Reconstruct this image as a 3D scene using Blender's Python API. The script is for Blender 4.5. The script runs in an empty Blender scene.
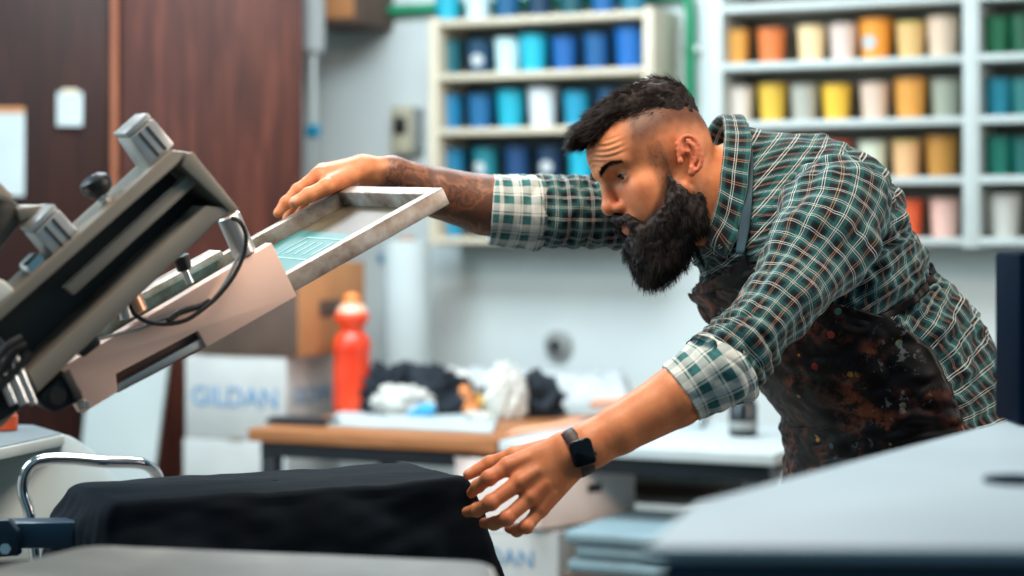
import bpy, bmesh, math, random
import numpy as np
from mathutils import Matrix, Vector

random.seed(7)
RNG = np.random.default_rng(11)
SC = bpy.context.scene
COL = SC.collection
CAMZ, FPX = 1.25, 2000.0          # eye height (m) and focal length in pixels of a 1024 wide frame


def W(px, py, D):
    """World point seen at (px, py) of the 1024x576 frame, D metres in front of the lens."""
    return np.array([(px - 512.0) * D / FPX, D, CAMZ + (230.0 - py) * D / FPX])


def nrm(v):
    v = np.asarray(v, float)
    return v / np.linalg.norm(v)


def onplane(px, py, P0, N):
    d = np.array([(px - 512.0) / FPX, 1.0, (230.0 - py) / FPX])
    o = np.array([0, 0, CAMZ])
    t = np.dot(np.asarray(P0) - o, N) / np.dot(d, N)
    return o + d * t


def srgb(r, g, b):
    def f(c):
        c /= 255.0
        return c / 12.92 if c <= 0.04045 else ((c + 0.055) / 1.055) ** 2.4
    return (f(r), f(g), f(b), 1.0)


# ------------------------------------------------------------------ objects
def tag(o, label=None, cat=None, group=None, kind=None):
    if label: o['label'] = label
    if cat: o['category'] = cat
    if group: o['group'] = group
    if kind: o['kind'] = kind
    return o


def thing(name, label, cat, loc=(0, 0, 0), rotz=0.0, group=None):
    o = bpy.data.objects.new(name, None)
    COL.objects.link(o)
    o.location = [float(c) for c in loc]
    o.rotation_euler = (0, 0, rotz)
    o.empty_display_size = 0.05
    return tag(o, label, cat, group)


def root_inv(parent):
    m = Matrix.Identity(4)
    p = parent
    while p is not None:
        m = Matrix.LocRotScale(p.location, p.rotation_euler, p.scale) @ m
        p = p.parent
    return m.inverted()


def link(name, me, mat, parent=None, world=True):
    """Link a mesh as ONE object; with world=True its coordinates are world ones."""
    if parent is not None and world:
        me.transform(root_inv(parent))
    if mat is not None:
        me.materials.append(mat)
    o = bpy.data.objects.new(name, me)
    COL.objects.link(o)
    if parent is not None:
        o.parent = parent
    return o


def mesh_arrays(name, V, Q, uv=None, attrs=None, smooth=True):
    V = np.asarray(V, np.float32).reshape(-1, 3)
    Q = np.asarray(Q, np.int32)
    me = bpy.data.meshes.new(name)
    k = Q.shape[1]
    me.vertices.add(len(V)); me.vertices.foreach_set('co', V.ravel())
    me.loops.add(Q.size); me.loops.foreach_set('vertex_index', Q.ravel())
    me.polygons.add(len(Q))
    me.polygons.foreach_set('loop_start', np.arange(0, Q.size, k, dtype=np.int32))
    me.polygons.foreach_set('loop_total', np.full(len(Q), k, np.int32))
    me.polygons.foreach_set('use_smooth', np.full(len(Q), bool(smooth)))
    if uv is not None:
        l = me.uv_layers.new(name='UVMap')
        l.data.foreach_set('uv', np.asarray(uv, np.float32).ravel())
    if attrs:
        for an, av in attrs.items():
            a = me.attributes.new(an, 'FLOAT', 'POINT')
            a.data.foreach_set('value', np.asarray(av, np.float32))
    me.update(calc_edges=True)
    me.validate()
    return me


class MB:
    """Collects shapes in one bmesh: ONE mesh object comes out."""
    def __init__(self, M=None):
        self.bm = bmesh.new()
        self.M = M

    def _add(self, b, M=None):
        if M is not None: b.transform(M)
        if self.M is not None: b.transform(self.M)
        me = bpy.data.meshes.new('tmp'); b.to_mesh(me); b.free()
        self.bm.from_mesh(me); bpy.data.meshes.remove(me)

    def box(self, c, s, bev=0.0, M=None, seg=2, taper=None):
        b = bmesh.new()
        bmesh.ops.create_cube(b, size=1.0)
        for v in b.verts:
            t = 1.0
            if taper and v.co.z < 0: t = taper
            v.co = Vector((v.co.x * s[0] * t, v.co.y * s[1] * t, v.co.z * s[2]))
        if bev > 0:
            bmesh.ops.bevel(b, geom=b.edges[:], offset=bev, segments=seg, profile=0.5, affect='EDGES')
        for v in b.verts: v.co += Vector(c)
        self._add(b, M); return self

    def prism(self, pts, vec, bev=0.0):
        """Polygon of 3-D points pushed along vec."""
        b = bmesh.new()
        vec = Vector([float(x) for x in vec])
        lo = [b.verts.new([float(x) for x in p]) for p in pts]
        hi = [b.verts.new(Vector([float(x) for x in p]) + vec) for p in pts]
        n = len(pts)
        b.faces.new(lo); b.faces.new(hi[::-1])
        for i in range(n):
            j = (i + 1) % n
            b.faces.new([lo[i], hi[i], hi[j], lo[j]])
        bmesh.ops.recalc_face_normals(b, faces=b.faces[:])
        if bev > 0:
            bmesh.ops.bevel(b, geom=b.edges[:], offset=bev, segments=2, profile=0.5, affect='EDGES')
        self._add(b); return self

    def lathe(self, prof, n=32, M=None, cap=True):
        """prof: list of (radius, height), turned about local z."""
        b = bmesh.new()
        rings = []
        for r, z in prof:
            rings.append([b.verts.new((r * math.cos(2 * math.pi * i / n), r * math.sin(2 * math.pi * i / n), z)) for i in range(n)])
        for a, c in zip(rings[:-1], rings[1:]):
            for i in range(n):
                j = (i + 1) % n
                b.faces.new([a[i], a[j], c[j], c[i]])
        if cap:
            b.faces.new(rings[0][::-1]); b.faces.new(rings[-1])
        self._add(b, M); return self

    def cyl(self, p0, p1, r0, r1=None, n=24, bev=0.0):
        p0 = Vector([float(x) for x in p0]); p1 = Vector([float(x) for x in p1])
        r1 = r0 if r1 is None else r1
        d = p1 - p0
        M = Matrix.Translation(p0) @ d.to_track_quat('Z', 'Y').to_matrix().to_4x4()
        L = d.length
        prof = [(r0, 0), (r1, L)] if bev <= 0 else [(r0 - bev, 0), (r0, bev), (r1, L - bev), (r1 - bev, L)]
        return self.lathe(prof, n, M)

    def tube(self, path, r, n=10, sub=6):
        P = spline(np.asarray(path, float), sub)
        V, Q, _ = tube_arrays(P, r if np.ndim(r) else np.full(len(P), r), n)
        b = bmesh.new()
        vs = [b.verts.new(p) for p in V]
        for q in Q: b.faces.new([vs[i] for i in q])
        b.faces.new(vs[:n][::-1]); b.faces.new(vs[-n:])
        self._add(b); return self

    def sphere(self, c, r, R=None, seg=24, rings=16):
        b = bmesh.new()
        bmesh.ops.create_uvsphere(b, u_segments=seg, v_segments=rings, radius=1.0)
        r = (r, r, r) if np.ndim(r) == 0 else r
        M = Matrix.Translation(Vector([float(x) for x in c]))
        if R is not None: M = M @ R.to_4x4()
        self._add(b, M @ Matrix.Diagonal((*[float(x) for x in r], 1.0))); return self

    def mesh(self, name, smooth=35.0):
        me = bpy.data.meshes.new(name)
        bmesh.ops.recalc_face_normals(self.bm, faces=self.bm.faces[:])
        for f in self.bm.faces: f.smooth = bool(smooth)
        if smooth:
            for e in self.bm.edges:
                if len(e.link_faces) == 2 and e.calc_face_angle(0) > math.radians(smooth): e.smooth = False
        self.bm.to_mesh(me); self.bm.free()
        return me

    def link(self, name, mat, parent=None, world=True, smooth=35.0):
        return link(name, self.mesh(name, smooth), mat, parent, world)


def spline(P, sub=6):
    """Catmull-Rom through the rows of P (any width)."""
    P = np.asarray(P, float)
    n = len(P)
    E = np.vstack([2 * P[0] - P[1], P, 2 * P[-1] - P[-2]])
    out = []
    for i in range(n - 1):
        p0, p1, p2, p3 = E[i:i + 4]
        for k in range(sub):
            t = k / sub
            out.append(0.5 * (2 * p1 + (p2 - p0) * t + (2 * p0 - 5 * p1 + 4 * p2 - p3) * t * t + (3 * p1 - p0 - 3 * p2 + p3) * t ** 3))
    out.append(P[-1])
    return np.array(out)


def frames(P, ref=(0, 0, 1)):
    T = np.gradient(P, axis=0)
    T /= np.linalg.norm(T, axis=1, keepdims=True) + 1e-12
    n0 = np.cross(T[0], ref)
    if np.linalg.norm(n0) < 1e-3: n0 = np.cross(T[0], (1, 0, 0))
    N = [nrm(n0)]
    for i in range(1, len(P)):
        v = N[-1] - T[i] * np.dot(N[-1], T[i])
        N.append(nrm(v))
    N = np.array(N)
    return T, N, np.cross(T, N)


def tube_arrays(P, r, n, ref=(0, 0, 1)):
    T, N, B = frames(P, ref)
    th = np.linspace(0, 2 * np.pi, n, endpoint=False)
    V = P[:, None] + np.asarray(r)[:, None, None] * (np.cos(th)[None, :, None] * N[:, None] + np.sin(th)[None, :, None] * B[:, None])
    return V.reshape(-1, 3), grid_quads(len(P), n, True), None


def grid_quads(n, m, closed):
    i = np.arange(n - 1)[:, None]
    j = np.arange(m if closed else m - 1)[None]
    k = (j + 1) % m
    return np.stack([i * m + j, i * m + k, (i + 1) * m + k, (i + 1) * m + j], -1).reshape(-1, 4)


def grid_uv(U, Vv, closed):
    """Per-loop uv of a grid; closed grids take arrays one column wider."""
    def pk(A):
        return np.stack([A[:-1, :-1], A[:-1, 1:], A[1:, 1:], A[1:, :-1]], -1).reshape(-1)
    return np.stack([pk(U), pk(Vv)], -1)


class Waves:
    """A smooth random field: a sum of plane waves."""
    def __init__(self, seed, freq, n=14, spread=0.5):
        g = np.random.default_rng(seed)
        d = g.normal(size=(n, 3)); d /= np.linalg.norm(d, axis=1, keepdims=True)
        self.k = d * (freq * (1 + spread * g.uniform(-1, 1, n)))[:, None] * 2 * np.pi
        self.p = g.uniform(0, 2 * np.pi, n)
        self.n = n

    def __call__(self, P):
        P = np.asarray(P)
        s = np.zeros(P.shape[:-1])
        for k, p in zip(self.k, self.p): s += np.sin(P @ k + p)
        return s / math.sqrt(self.n / 2)


def sstep(a, b, x):
    t = np.clip((x - a) / (b - a), 0, 1)
    return t * t * (3 - 2 * t)


# ------------------------------------------------------------------ materials
class NT:
    def __init__(self, name):
        self.m = bpy.data.materials.new(name)
        self.m.use_nodes = True
        self.t = self.m.node_tree
        self.b = self.t.nodes['Principled BSDF']

    def n(self, kind, **kw):
        nd = self.t.nodes.new(kind)
        for k, v in kw.items():
            if k[0] == 'i' and k[1:].isdigit(): nd.inputs[int(k[1:])].default_value = v
            else: setattr(nd, k, v)
        return nd

    def l(self, a, b): self.t.links.new(a, b)

    def math(self, op, a, b=None, clamp=False):
        nd = self.n('ShaderNodeMath', operation=op, use_clamp=clamp)
        for i, x in enumerate((a, b)):
            if x is None: continue
            if isinstance(x, (int, float)): nd.inputs[i].default_value = x
            else: self.l(x, nd.inputs[i])
        return nd.outputs[0]

    def mix(self, fac, a, b, mode='MIX'):
        nd = self.n('ShaderNodeMix', data_type='RGBA', blend_type=mode)
        for i, x in ((0, fac), (6, a), (7, b)):
            if isinstance(x, (int, float)): nd.inputs[i].default_value = x
            elif isinstance(x, (tuple, list)): nd.inputs[i].default_value = x
            else: self.l(x, nd.inputs[i])
        return nd.outputs[2]

    def ramp(self, fac, stops, interp='LINEAR'):
        nd = self.n('ShaderNodeValToRGB')
        cr = nd.color_ramp; cr.interpolation = interp
        while len(cr.elements) < len(stops): cr.elements.new(0.5)
        for e, (p, c) in zip(cr.elements, stops):
            e.position = p
            e.color = c if isinstance(c, tuple) else (c, c, c, 1)
        self.l(fac, nd.inputs[0])
        return nd.outputs[0]

    def noise(self, scale, detail=3.0, rough=0.55, vec=None, dist=0.0, stretch=None):
        nd = self.n('ShaderNodeTexNoise')
        nd.inputs['Scale'].default_value = scale; nd.inputs['Detail'].default_value = detail
        nd.inputs['Roughness'].default_value = rough; nd.inputs['Distortion'].default_value = dist
        if vec is None:
            vec = self.obj()
        if stretch is not None:
            mp = self.n('ShaderNodeMapping'); mp.inputs['Scale'].default_value = stretch
            self.l(vec, mp.inputs['Vector']); vec = mp.outputs[0]
        self.l(vec, nd.inputs['Vector'])
        return nd.outputs['Fac']

    def obj(self):
        return self.n('ShaderNodeTexCoord').outputs['Object']

    def attr(self, name):
        return self.n('ShaderNodeAttribute', attribute_name=name).outputs['Fac']

    def bump(self, h, strength=0.2, dist=0.002):
        nd = self.n('ShaderNodeBump')
        nd.inputs['Strength'].default_value = strength; nd.inputs['Distance'].default_value = dist
        self.l(h, nd.inputs['Height']); self.l(nd.outputs[0], self.b.inputs['Normal'])

    def set(self, **kw):
        nm = dict(color='Base Color', rough='Roughness', metal='Metallic', spec='Specular IOR Level', trans='Transmission Weight',
                  coat='Coat Weight', sheen='Sheen Weight', sss='Subsurface Weight', alpha='Alpha', ior='IOR')
        for k, v in kw.items():
            s = self.b.inputs[nm[k]]
            if isinstance(v, (int, float, tuple)): s.default_value = v
            else: self.l(v, s)
        return self


def plain(name, c, rough=0.5, metal=0.0, var=0.12, scale=9.0, spec=0.5, bump=0.0, bscale=60.0, stretch=None, **kw):
    """One colour with a soft mottled variation, optional fine bump."""
    t = NT(name)
    dark = tuple(x * (1 - var) for x in c[:3]) + (1,)
    lite = tuple(min(1, x * (1 + var)) for x in c[:3]) + (1,)
    t.set(color=t.ramp(t.noise(scale, stretch=stretch), [(0.3, dark), (0.7, lite)]), rough=rough, metal=metal, spec=spec, **kw)
    if bump: t.bump(t.noise(bscale, 4.0), bump, 0.002)
    return t.m


# ------------------------------------------------------------------ implicit surfaces
class Prim:
    def __init__(self, f, c, r): self.f, self.c, self.r = f, np.asarray(c, float), float(r)
    def __call__(self, P, bc=None, br=0.0): return self.f(P)


def cone(a, b, ra, rb=None):
    a = np.asarray(a, float); b = np.asarray(b, float); rb = ra if rb is None else rb
    d = b - a; dd = max(float(d @ d), 1e-12)
    def f(P):
        q = P - a
        t = np.clip(q @ d / dd, 0, 1)
        return np.linalg.norm(q - t[:, None] * d, axis=1) - (ra + (rb - ra) * t)
    return Prim(f, (a + b) / 2, math.sqrt(dd) / 2 + max(ra, rb))


def ball(c, r): return cone(c, c, r)


def ell(c, r, R=None):
    c = np.asarray(c, float); r = np.asarray(r, float)
    R = np.eye(3) if R is None else np.asarray(R, float)      # rows: local axes in world
    def f(P):
        q = (P - c) @ R.T
        k0 = np.linalg.norm(q / r, axis=1); k1 = np.linalg.norm(q / (r * r), axis=1)
        return k0 * (k0 - 1) / np.maximum(k1, 1e-9)
    return Prim(f, c, r.max())


def smin(a, b, k):
    h = np.clip(0.5 + 0.5 * (b - a) / k, 0, 1)
    return b * (1 - h) + a * h - k * h * (1 - h)


class Field:
    def __init__(self, k=0.01): self.k = k; self.items = []
    def add(self, *ps, k=None):
        for p in ps: self.items.append(('+', p, self.k if k is None else k))
        return self
    def sub(self, *ps, k=None):
        for p in ps: self.items.append(('-', p, self.k if k is None else k))
        return self
    def disp(self, fn, c, r): self.items.append(('d', Prim(fn, c, r), 0)); return self
    def bounds(self):
        cs = [(p.c, p.r) for o, p, k in self.items if o == '+']
        lo = np.min([c - r for c, r in cs], axis=0); hi = np.max([c + r for c, r in cs], axis=0)
        self.c = (lo + hi) / 2; self.r = np.linalg.norm(hi - lo) / 2; self.lo, self.hi = lo, hi
        return self
    def __call__(self, P, bc=None, br=0.0):
        v = np.full(len(P), 1.0)
        for o, p, k in self.items:
            if bc is not None and np.linalg.norm(bc - p.c) - p.r - br > 0.015 + k: continue
            if o == '+':
                d = p(P, bc, br); v = smin(v, d, k) if k > 0 else np.minimum(v, d)
            elif o == '-':
                d = p(P, bc, br); v = -smin(-v, d, k)
            else: v = v + p.f(P)
        return v


def surface(field, h, B=20, pad=0.01):
    """Naive surface nets over the blocks the surface passes through."""
    field.bounds()
    lo = field.lo - pad
    nb = np.ceil((field.hi + pad - lo) / (h * B)).astype(int)
    hd = h * B * math.sqrt(3) / 2
    S = np.int64(1 << 20)
    g = np.stack(np.meshgrid(np.arange(B + 1), np.arange(B + 1), np.arange(B + 1), indexing='ij'), -1)
    IDs, PTS, QS = [], [], []
    corner = [(i, j, k) for i in (0, 1) for j in (0, 1) for k in (0, 1)]
    edges = [(a, b) for a in range(8) for b in range(a + 1, 8) if sum(abs(x - y) for x, y in zip(corner[a], corner[b])) == 1]
    gid = lambda I: (I[..., 0].astype(np.int64) + 1) + (I[..., 1].astype(np.int64) + 1) * 4096 + (I[..., 2].astype(np.int64) + 1) * 4096 * 4096
    for bi in range(nb[0]):
        for bj in range(nb[1]):
            for bk in range(nb[2]):
                i0 = np.array([bi, bj, bk]) * B
                bc = lo + (i0 + B / 2) * h
                v = field(bc[None], bc, hd)[0]
                if abs(v) > hd * 1.5 + 0.004: continue
                I = g + i0
                val = field((lo + I * h).reshape(-1, 3), bc, hd).reshape(B + 1, B + 1, B + 1)
                neg = val < 0
                if neg.all() or not neg.any(): continue
                c8 = np.stack([val[i:B + i, j:B + j, k:B + k] for i, j, k in corner], -1)
                n8 = c8 < 0
                act = n8.any(-1) & ~n8.all(-1)
                ci = np.argwhere(act)
                if len(ci):
                    cv = c8[act]; cn = n8[act]
                    acc = np.zeros((len(ci), 3)); cnt = np.zeros(len(ci))
                    for a, b in edges:
                        x = cn[:, a] != cn[:, b]
                        t = cv[:, a] / np.where(x, cv[:, a] - cv[:, b], 1)
                        p = np.array(corner[a]) + t[:, None] * (np.array(corner[b]) - np.array(corner[a]))
                        acc += np.where(x[:, None], p, 0); cnt += x
                    PTS.append(lo + (ci + i0 + acc / cnt[:, None]) * h)
                    IDs.append(gid(ci + i0))
                for ax in range(3):
                    s0 = [slice(0, B)] * 3; s1 = list(s0); s1[ax] = slice(1, B + 1)
                    A = neg[tuple(s0)]; Z = neg[tuple(s1)]
                    e = np.argwhere(A != Z)
                    if not len(e): continue
                    up = A[A != Z]
                    u, w = (ax + 1) % 3, (ax + 2) % 3
                    E = e + i0
                    du = np.zeros(3, int); du[u] = 1; dw = np.zeros(3, int); dw[w] = 1
                    q = np.stack([gid(E - du - dw), gid(E - dw), gid(E), gid(E - du)], -1)
                    q[~up] = q[~up][:, ::-1]
                    QS.append(q)
    ids = np.concatenate(IDs); pts = np.concatenate(PTS); q = np.concatenate(QS)
    o = np.argsort(ids); ids = ids[o]; pts = pts[o]
    k = np.searchsorted(ids, q); k = np.minimum(k, len(ids) - 1)
    good = (ids[k] == q).all(1)
    return pts, k[good]


def relax(V, Q, n=1, lam=0.5):
    E = np.concatenate([Q[:, [0, 1]], Q[:, [1, 2]], Q[:, [2, 3]], Q[:, [3, 0]]])
    E = np.concatenate([E, E[:, ::-1]])
    c = np.bincount(E[:, 0], minlength=len(V))
    for _ in range(n):
        s = np.stack([np.bincount(E[:, 0], weights=V[E[:, 1], i], minlength=len(V)) for i in range(3)], -1)
        V = np.where(c[:, None] > 0, V * (1 - lam) + lam * s / np.maximum(c, 1)[:, None], V)
    return V


def strands(P0, fdir, length, rad, seg=4, sides=3):
    """Hairs: short tapered tubes grown from P0 along the flow fdir(P, t)."""
    n = len(P0)
    path = [P0]
    P = P0.copy()
    for s in range(seg):
        P = P + fdir(P, s / seg) * (length / seg)[:, None]
        path.append(P)
    path = np.stack(path, 1)
    T = np.gradient(path, axis=1); T /= np.linalg.norm(T, axis=2, keepdims=True) + 1e-12
    N = np.cross(T, np.array([0.31, 0.52, 0.79])); N /= np.linalg.norm(N, axis=2, keepdims=True) + 1e-9
    Bn = np.cross(T, N)
    th = np.arange(sides) * 2 * np.pi / sides
    rr = rad[:, None] * (1 - 0.85 * np.linspace(0, 1, seg + 1)[None] ** 1.5)
    V = path[:, :, None] + rr[:, :, None, None] * (np.cos(th)[None, None, :, None] * N[:, :, None] + np.sin(th)[None, None, :, None] * Bn[:, :, None])
    base = grid_quads(seg + 1, sides, True)
    Q = (np.arange(n)[:, None, None] * ((seg + 1) * sides) + base[None]).reshape(-1, 4)
    return V.reshape(-1, 3), Q
# ================================================================== materials of the place
M = {}
def wallmat():
    t = NT('wall_paint')
    a = t.noise(1.1, 4.0); b = t.noise(6.0, 5.0)
    c = t.ramp(a, [(0.3, srgb(194, 206, 208)), (0.7, srgb(216, 224, 222))])
    t.set(color=t.mix(t.math('MULTIPLY', b, 0.25), c, srgb(198, 202, 198)), rough=0.8)
    t.bump(t.noise(40, 4.0), 0.1, 0.003)
    return t.m
def woodmat(name, c0, c1, c2, scale=3.0, stretch=(9, 9, 0.8), rough=0.5):
    t = NT(name)
    g = t.noise(scale, 5.0, 0.6, stretch=stretch, dist=0.8)
    t.set(color=t.ramp(g, [(0.28, c0), (0.5, c1), (0.74, c2)]), rough=rough, spec=0.2)
    t.bump(g, 0.08, 0.002)
    return t.m
def floormat():
    t = NT('concrete_floor')
    t.set(color=t.ramp(t.noise(2.5, 6.0), [(0.3, srgb(96, 94, 90)), (0.7, srgb(136, 133, 126))]), rough=0.55)
    t.bump(t.noise(25, 5.0), 0.1, 0.004)
    return t.m
M['wall'] = wallmat()
M['floor'] = floormat()
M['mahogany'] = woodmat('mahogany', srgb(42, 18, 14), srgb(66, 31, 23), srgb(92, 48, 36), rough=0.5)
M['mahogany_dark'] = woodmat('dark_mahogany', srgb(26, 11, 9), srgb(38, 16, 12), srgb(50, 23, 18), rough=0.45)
M['lip'] = woodmat('light_wood_lipping', srgb(112, 62, 42), srgb(138, 82, 58), srgb(160, 102, 74))
M['benchwood'] = woodmat('bench_wood', srgb(118, 74, 44), srgb(150, 98, 62), srgb(176, 122, 82), stretch=(0.8, 9, 9))
M['cardboard'] = plain('cardboard', srgb(176, 122, 78), 0.8, var=0.1, bump=0.05)
M['carton_white'] = plain('white_carton', srgb(178, 180, 178), 0.7, var=0.06)
M['carton_pink'] = plain('pinkish_white_carton', srgb(226, 208, 200), 0.7, var=0.06)
M['cream'] = plain('cream_paint', srgb(198, 188, 166), 0.5, var=0.06)
M['offwhite'] = plain('off_white_paint', srgb(188, 198, 196), 0.5, var=0.05)
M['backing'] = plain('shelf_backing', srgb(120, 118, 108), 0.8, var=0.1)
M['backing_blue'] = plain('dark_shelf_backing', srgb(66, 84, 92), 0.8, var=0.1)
M['green'] = plain('green_pipe_paint', srgb(24, 138, 96), 0.4)
M['white'] = plain('white_plastic', srgb(180, 188, 190), 0.45, var=0.04)
M['paper'] = plain('paper', srgb(168, 179, 180), 0.75, var=0.05)
M['blue'] = plain('blue_plastic', srgb(30, 150, 190), 0.4)
M['print_blue'] = plain('blue_carton_print', srgb(88, 138, 178), 0.7)
M['black'] = plain('black_plastic', srgb(22, 24, 27), 0.4)
M['blacksteel'] = plain('black_steel', srgb(24, 31, 38), 0.45, metal=0.2)
M['tablewhite'] = plain('white_laminate', srgb(186, 197, 199), 0.4, var=0.04)
M['navy'] = plain('navy_machine_paint', srgb(4, 36, 58), 0.45, var=0.08)
M['navy_dark'] = plain('dark_navy_paint', srgb(2, 20, 40), 0.6, var=0.1, spec=0.05)
M['paleblue'] = plain('pale_grey_blue_plate', srgb(150, 173, 186), 0.5, var=0.07, scale=3)
M['alu'] = plain('brushed_aluminium', srgb(196, 196, 194), 0.38, metal=0.75, var=0.08, bump=0.04)
M['chrome'] = plain('chrome', srgb(215, 218, 220), 0.15, metal=1.0, var=0.03)
M['rag_dark'] = plain('dark_cloth', srgb(17, 28, 38), 0.9, bump=0.3, bscale=30)
M['rag_white'] = plain('white_cloth', srgb(198, 198, 192), 0.9, bump=0.2, bscale=30)
M['rag_blue'] = plain('blue_cloth', srgb(64, 160, 205), 0.9, bump=0.2, bscale=30)
M['rag_orange'] = plain('orange_cloth', srgb(236, 150, 90), 0.9, bump=0.2, bscale=30)
M['rag_yellow'] = plain('yellow_cloth', srgb(226, 190, 92), 0.9, bump=0.2, bscale=30)
M['rag_brown'] = plain('brown_cloth', srgb(92, 74, 64), 0.9, bump=0.2, bscale=30)
M['coral'] = plain('coral_paper', srgb(236, 166, 132), 0.8)
M['grey'] = plain('grey_plastic', srgb(138, 142, 140), 0.55)
M['slate'] = plain('slate_sheet', srgb(114, 138, 146), 0.7, var=0.1)
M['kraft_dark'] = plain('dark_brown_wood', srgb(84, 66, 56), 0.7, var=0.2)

# ================================================================== the wall and what hangs on it
YAW = math.radians(25)
WO = np.array([1.05, 6.6, 0.0])
WX = np.array([math.cos(YAW), -math.sin(YAW), 0.0])        # along the wall, to the right
WN = np.array([-math.sin(YAW), -math.cos(YAW), 0.0])       # out of the wall, into the room


def wl(s, d, z): return WO + WX * s + WN * d + np.array([0, 0, z])


def onwall(px, py, d):
    """(s, z) of the point seen at (px, py) in the plane d metres in front of the wall."""
    p = onplane(px, py, WO + WN * d, WN)
    return float((p - WO) @ WX), float(p[2])


def wthing(name, label, cat, s, d, z, group=None):
    """A thing squared to the wall: local x along it, y into it, z up."""
    return thing(name, label, cat, wl(s, d, z), -YAW, group)


def lp(mb, name, mat, root, smooth=35.0): return mb.link(name, mat, root, world=False, smooth=smooth)


fl = MB().box((0, 4, -0.05), (9, 12, 0.1)).link('floor', M['floor']); tag(fl, kind='structure')
r = MB(Matrix.Translation(Vector(wl(-0.6, -0.06, 1.6).tolist())) @ Matrix.Rotation(-YAW, 4, 'Z'))
tag(r.box((0, 0, 0), (8.0, 0.12, 3.2)).link('wall_back', M['wall']), kind='structure')
tag(MB().box((-3.1, 4.6, 1.6), (0.12, 8.0, 3.2)).link('wall_left', M['wall']), kind='structure')
r = MB(Matrix.Translation(Vector(wl(-0.6, 0.008, 0.05).tolist())) @ Matrix.Rotation(-YAW, 4, 'Z'))
tag(r.box((0, 0, 0), (7.6, 0.016, 0.1), 0.004).link('baseboard_back', M['cream']), kind='structure')

ZS = [1.215, 1.405, 1.59, 1.78, 1.968]
BT = 0.024
DEP = 0.24

# ---- paint tubs: one is built, the others are copies with their own colours
tub_mats = {}
def tubmat(c):
    if c[2] > c[0] + 40 and c[2] > c[1] + 12: c = (int(c[0] * .75), c[1], int(c[2] * .92))
    elif c[0] > c[2] + 100: c = (int(c[0] * .96), int(c[1] * .90), min(255, int(c[2] * 1.05 + 8)))
    if c not in tub_mats: tub_mats[c] = plain('paint_tub_%d_%d_%d' % c, srgb(*c), 0.45, var=0.06)
    return tub_mats[c]

def tub_proto():
    t = thing('paint_tub', 'x', 'paint tub')
    lp(MB().lathe([(0.036, 0), (0.0385, 0.002), (0.047, 0.108), (0.0485, 0.109), (0.0485, 0.113), (0.044, 0.114)], 28), 'pot', tubmat((230, 180, 60)), t)
    lp(MB().lathe([(0.0495, 0.111), (0.0505, 0.113), (0.0505, 0.121), (0.048, 0.123), (0.044, 0.1205), (0.0, 0.1205)], 28, cap=False), 'lid', tubmat((230, 180, 60)), t)
    return t
proto = tub_proto()
proto_used = [False]

def label_patch(t, mat):
    th = np.linspace(-0.55, 0.55, 13) - math.pi / 2
    zz = np.linspace(-1, 1, 9)
    V = []
    for z in zz:
        w = math.sqrt(max(0.0, 1 - z * z)) * 0.97 + 0.03
        for a in th:
            aa = -math.pi / 2 + (a + math.pi / 2) * w
            h = 0.05 + 0.022 * z
            rr = 0.0385 + (0.047 - 0.0385) * (h / 0.108) + 0.0008
            V.append((rr * math.cos(aa), rr * math.sin(aa), h))
    me = mesh_arrays('label', V, grid_quads(9, 13, False))
    return link('label', me, mat, t, world=False)

def tub(px, zi, d, c, lidc, label, group, scale=1.0, lab=None):
    global proto
    s, _ = onwall(px, 230, d)
    if not proto_used[0]:
        t = proto; proto_used[0] = True; ch = list(t.children)
    else:
        t = proto.copy(); COL.objects.link(t); ch = []
        for k in tub_children:
            o = k.copy(); COL.objects.link(o); o.parent = t; ch.append(o)
    if not globals().get('tub_children'): globals()['tub_children'] = list(ch)
    t.location = wl(s, d, ZS[zi] + BT / 2).tolist(); t.rotation_euler = (0, 0, -YAW + random.uniform(-0.3, 0.3))
    t.scale = (scale, scale, scale * random.uniform(0.96, 1.04))
    t['label'] = label; t['group'] = group
    for o in ch:
        o.material_slots[0].link = 'OBJECT'
        o.material_slots[0].material = tubmat(c if o.name.startswith('pot') else lidc)
    if lab: label_patch(t, M[lab])
    return t

def rack(name, label, xs, zs, mat, backmat, back=True, top_ext=0.0):
    """Wall shelf unit whose uprights stand at pixel columns xs."""
    ss = [onwall(x, 230, DEP)[0] for x, w in xs]
    z0, z1 = zs[0] - 0.02, zs[-1] + 0.02 + top_ext
    t = wthing(name, label, 'shelf unit', ss[0], 0, z0)
    for (x, w), s in zip(xs, ss):
        lp(MB().box((s - ss[0], -DEP / 2, (z1 - z0) / 2), (w, DEP, z1 - z0), 0.002), 'upright', mat, t)
    for a, b in zip(range(len(xs) - 1), range(1, len(xs))):
        sa = ss[a] - ss[0] + xs[a][1] / 2; sb = ss[b] - ss[0] - xs[b][1] / 2
        for z in zs:
            lp(MB().box(((sa + sb) / 2, -DEP / 2, z - z0), (sb - sa, DEP - 0.002, BT), 0.002), 'shelf', mat, t)
        if back:
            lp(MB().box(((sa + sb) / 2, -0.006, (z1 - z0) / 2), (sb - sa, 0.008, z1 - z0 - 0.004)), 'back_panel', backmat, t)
    return t

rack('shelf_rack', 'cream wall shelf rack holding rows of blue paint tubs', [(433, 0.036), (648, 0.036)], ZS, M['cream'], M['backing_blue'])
rack('shelf_rack', 'white wall shelf rack holding yellow, orange and green paint tubs', [(716, 0.04), (971, 0.05), (1120, 0.04)],
     ZS, M['offwhite'], M['backing'], top_ext=0.2)

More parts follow.
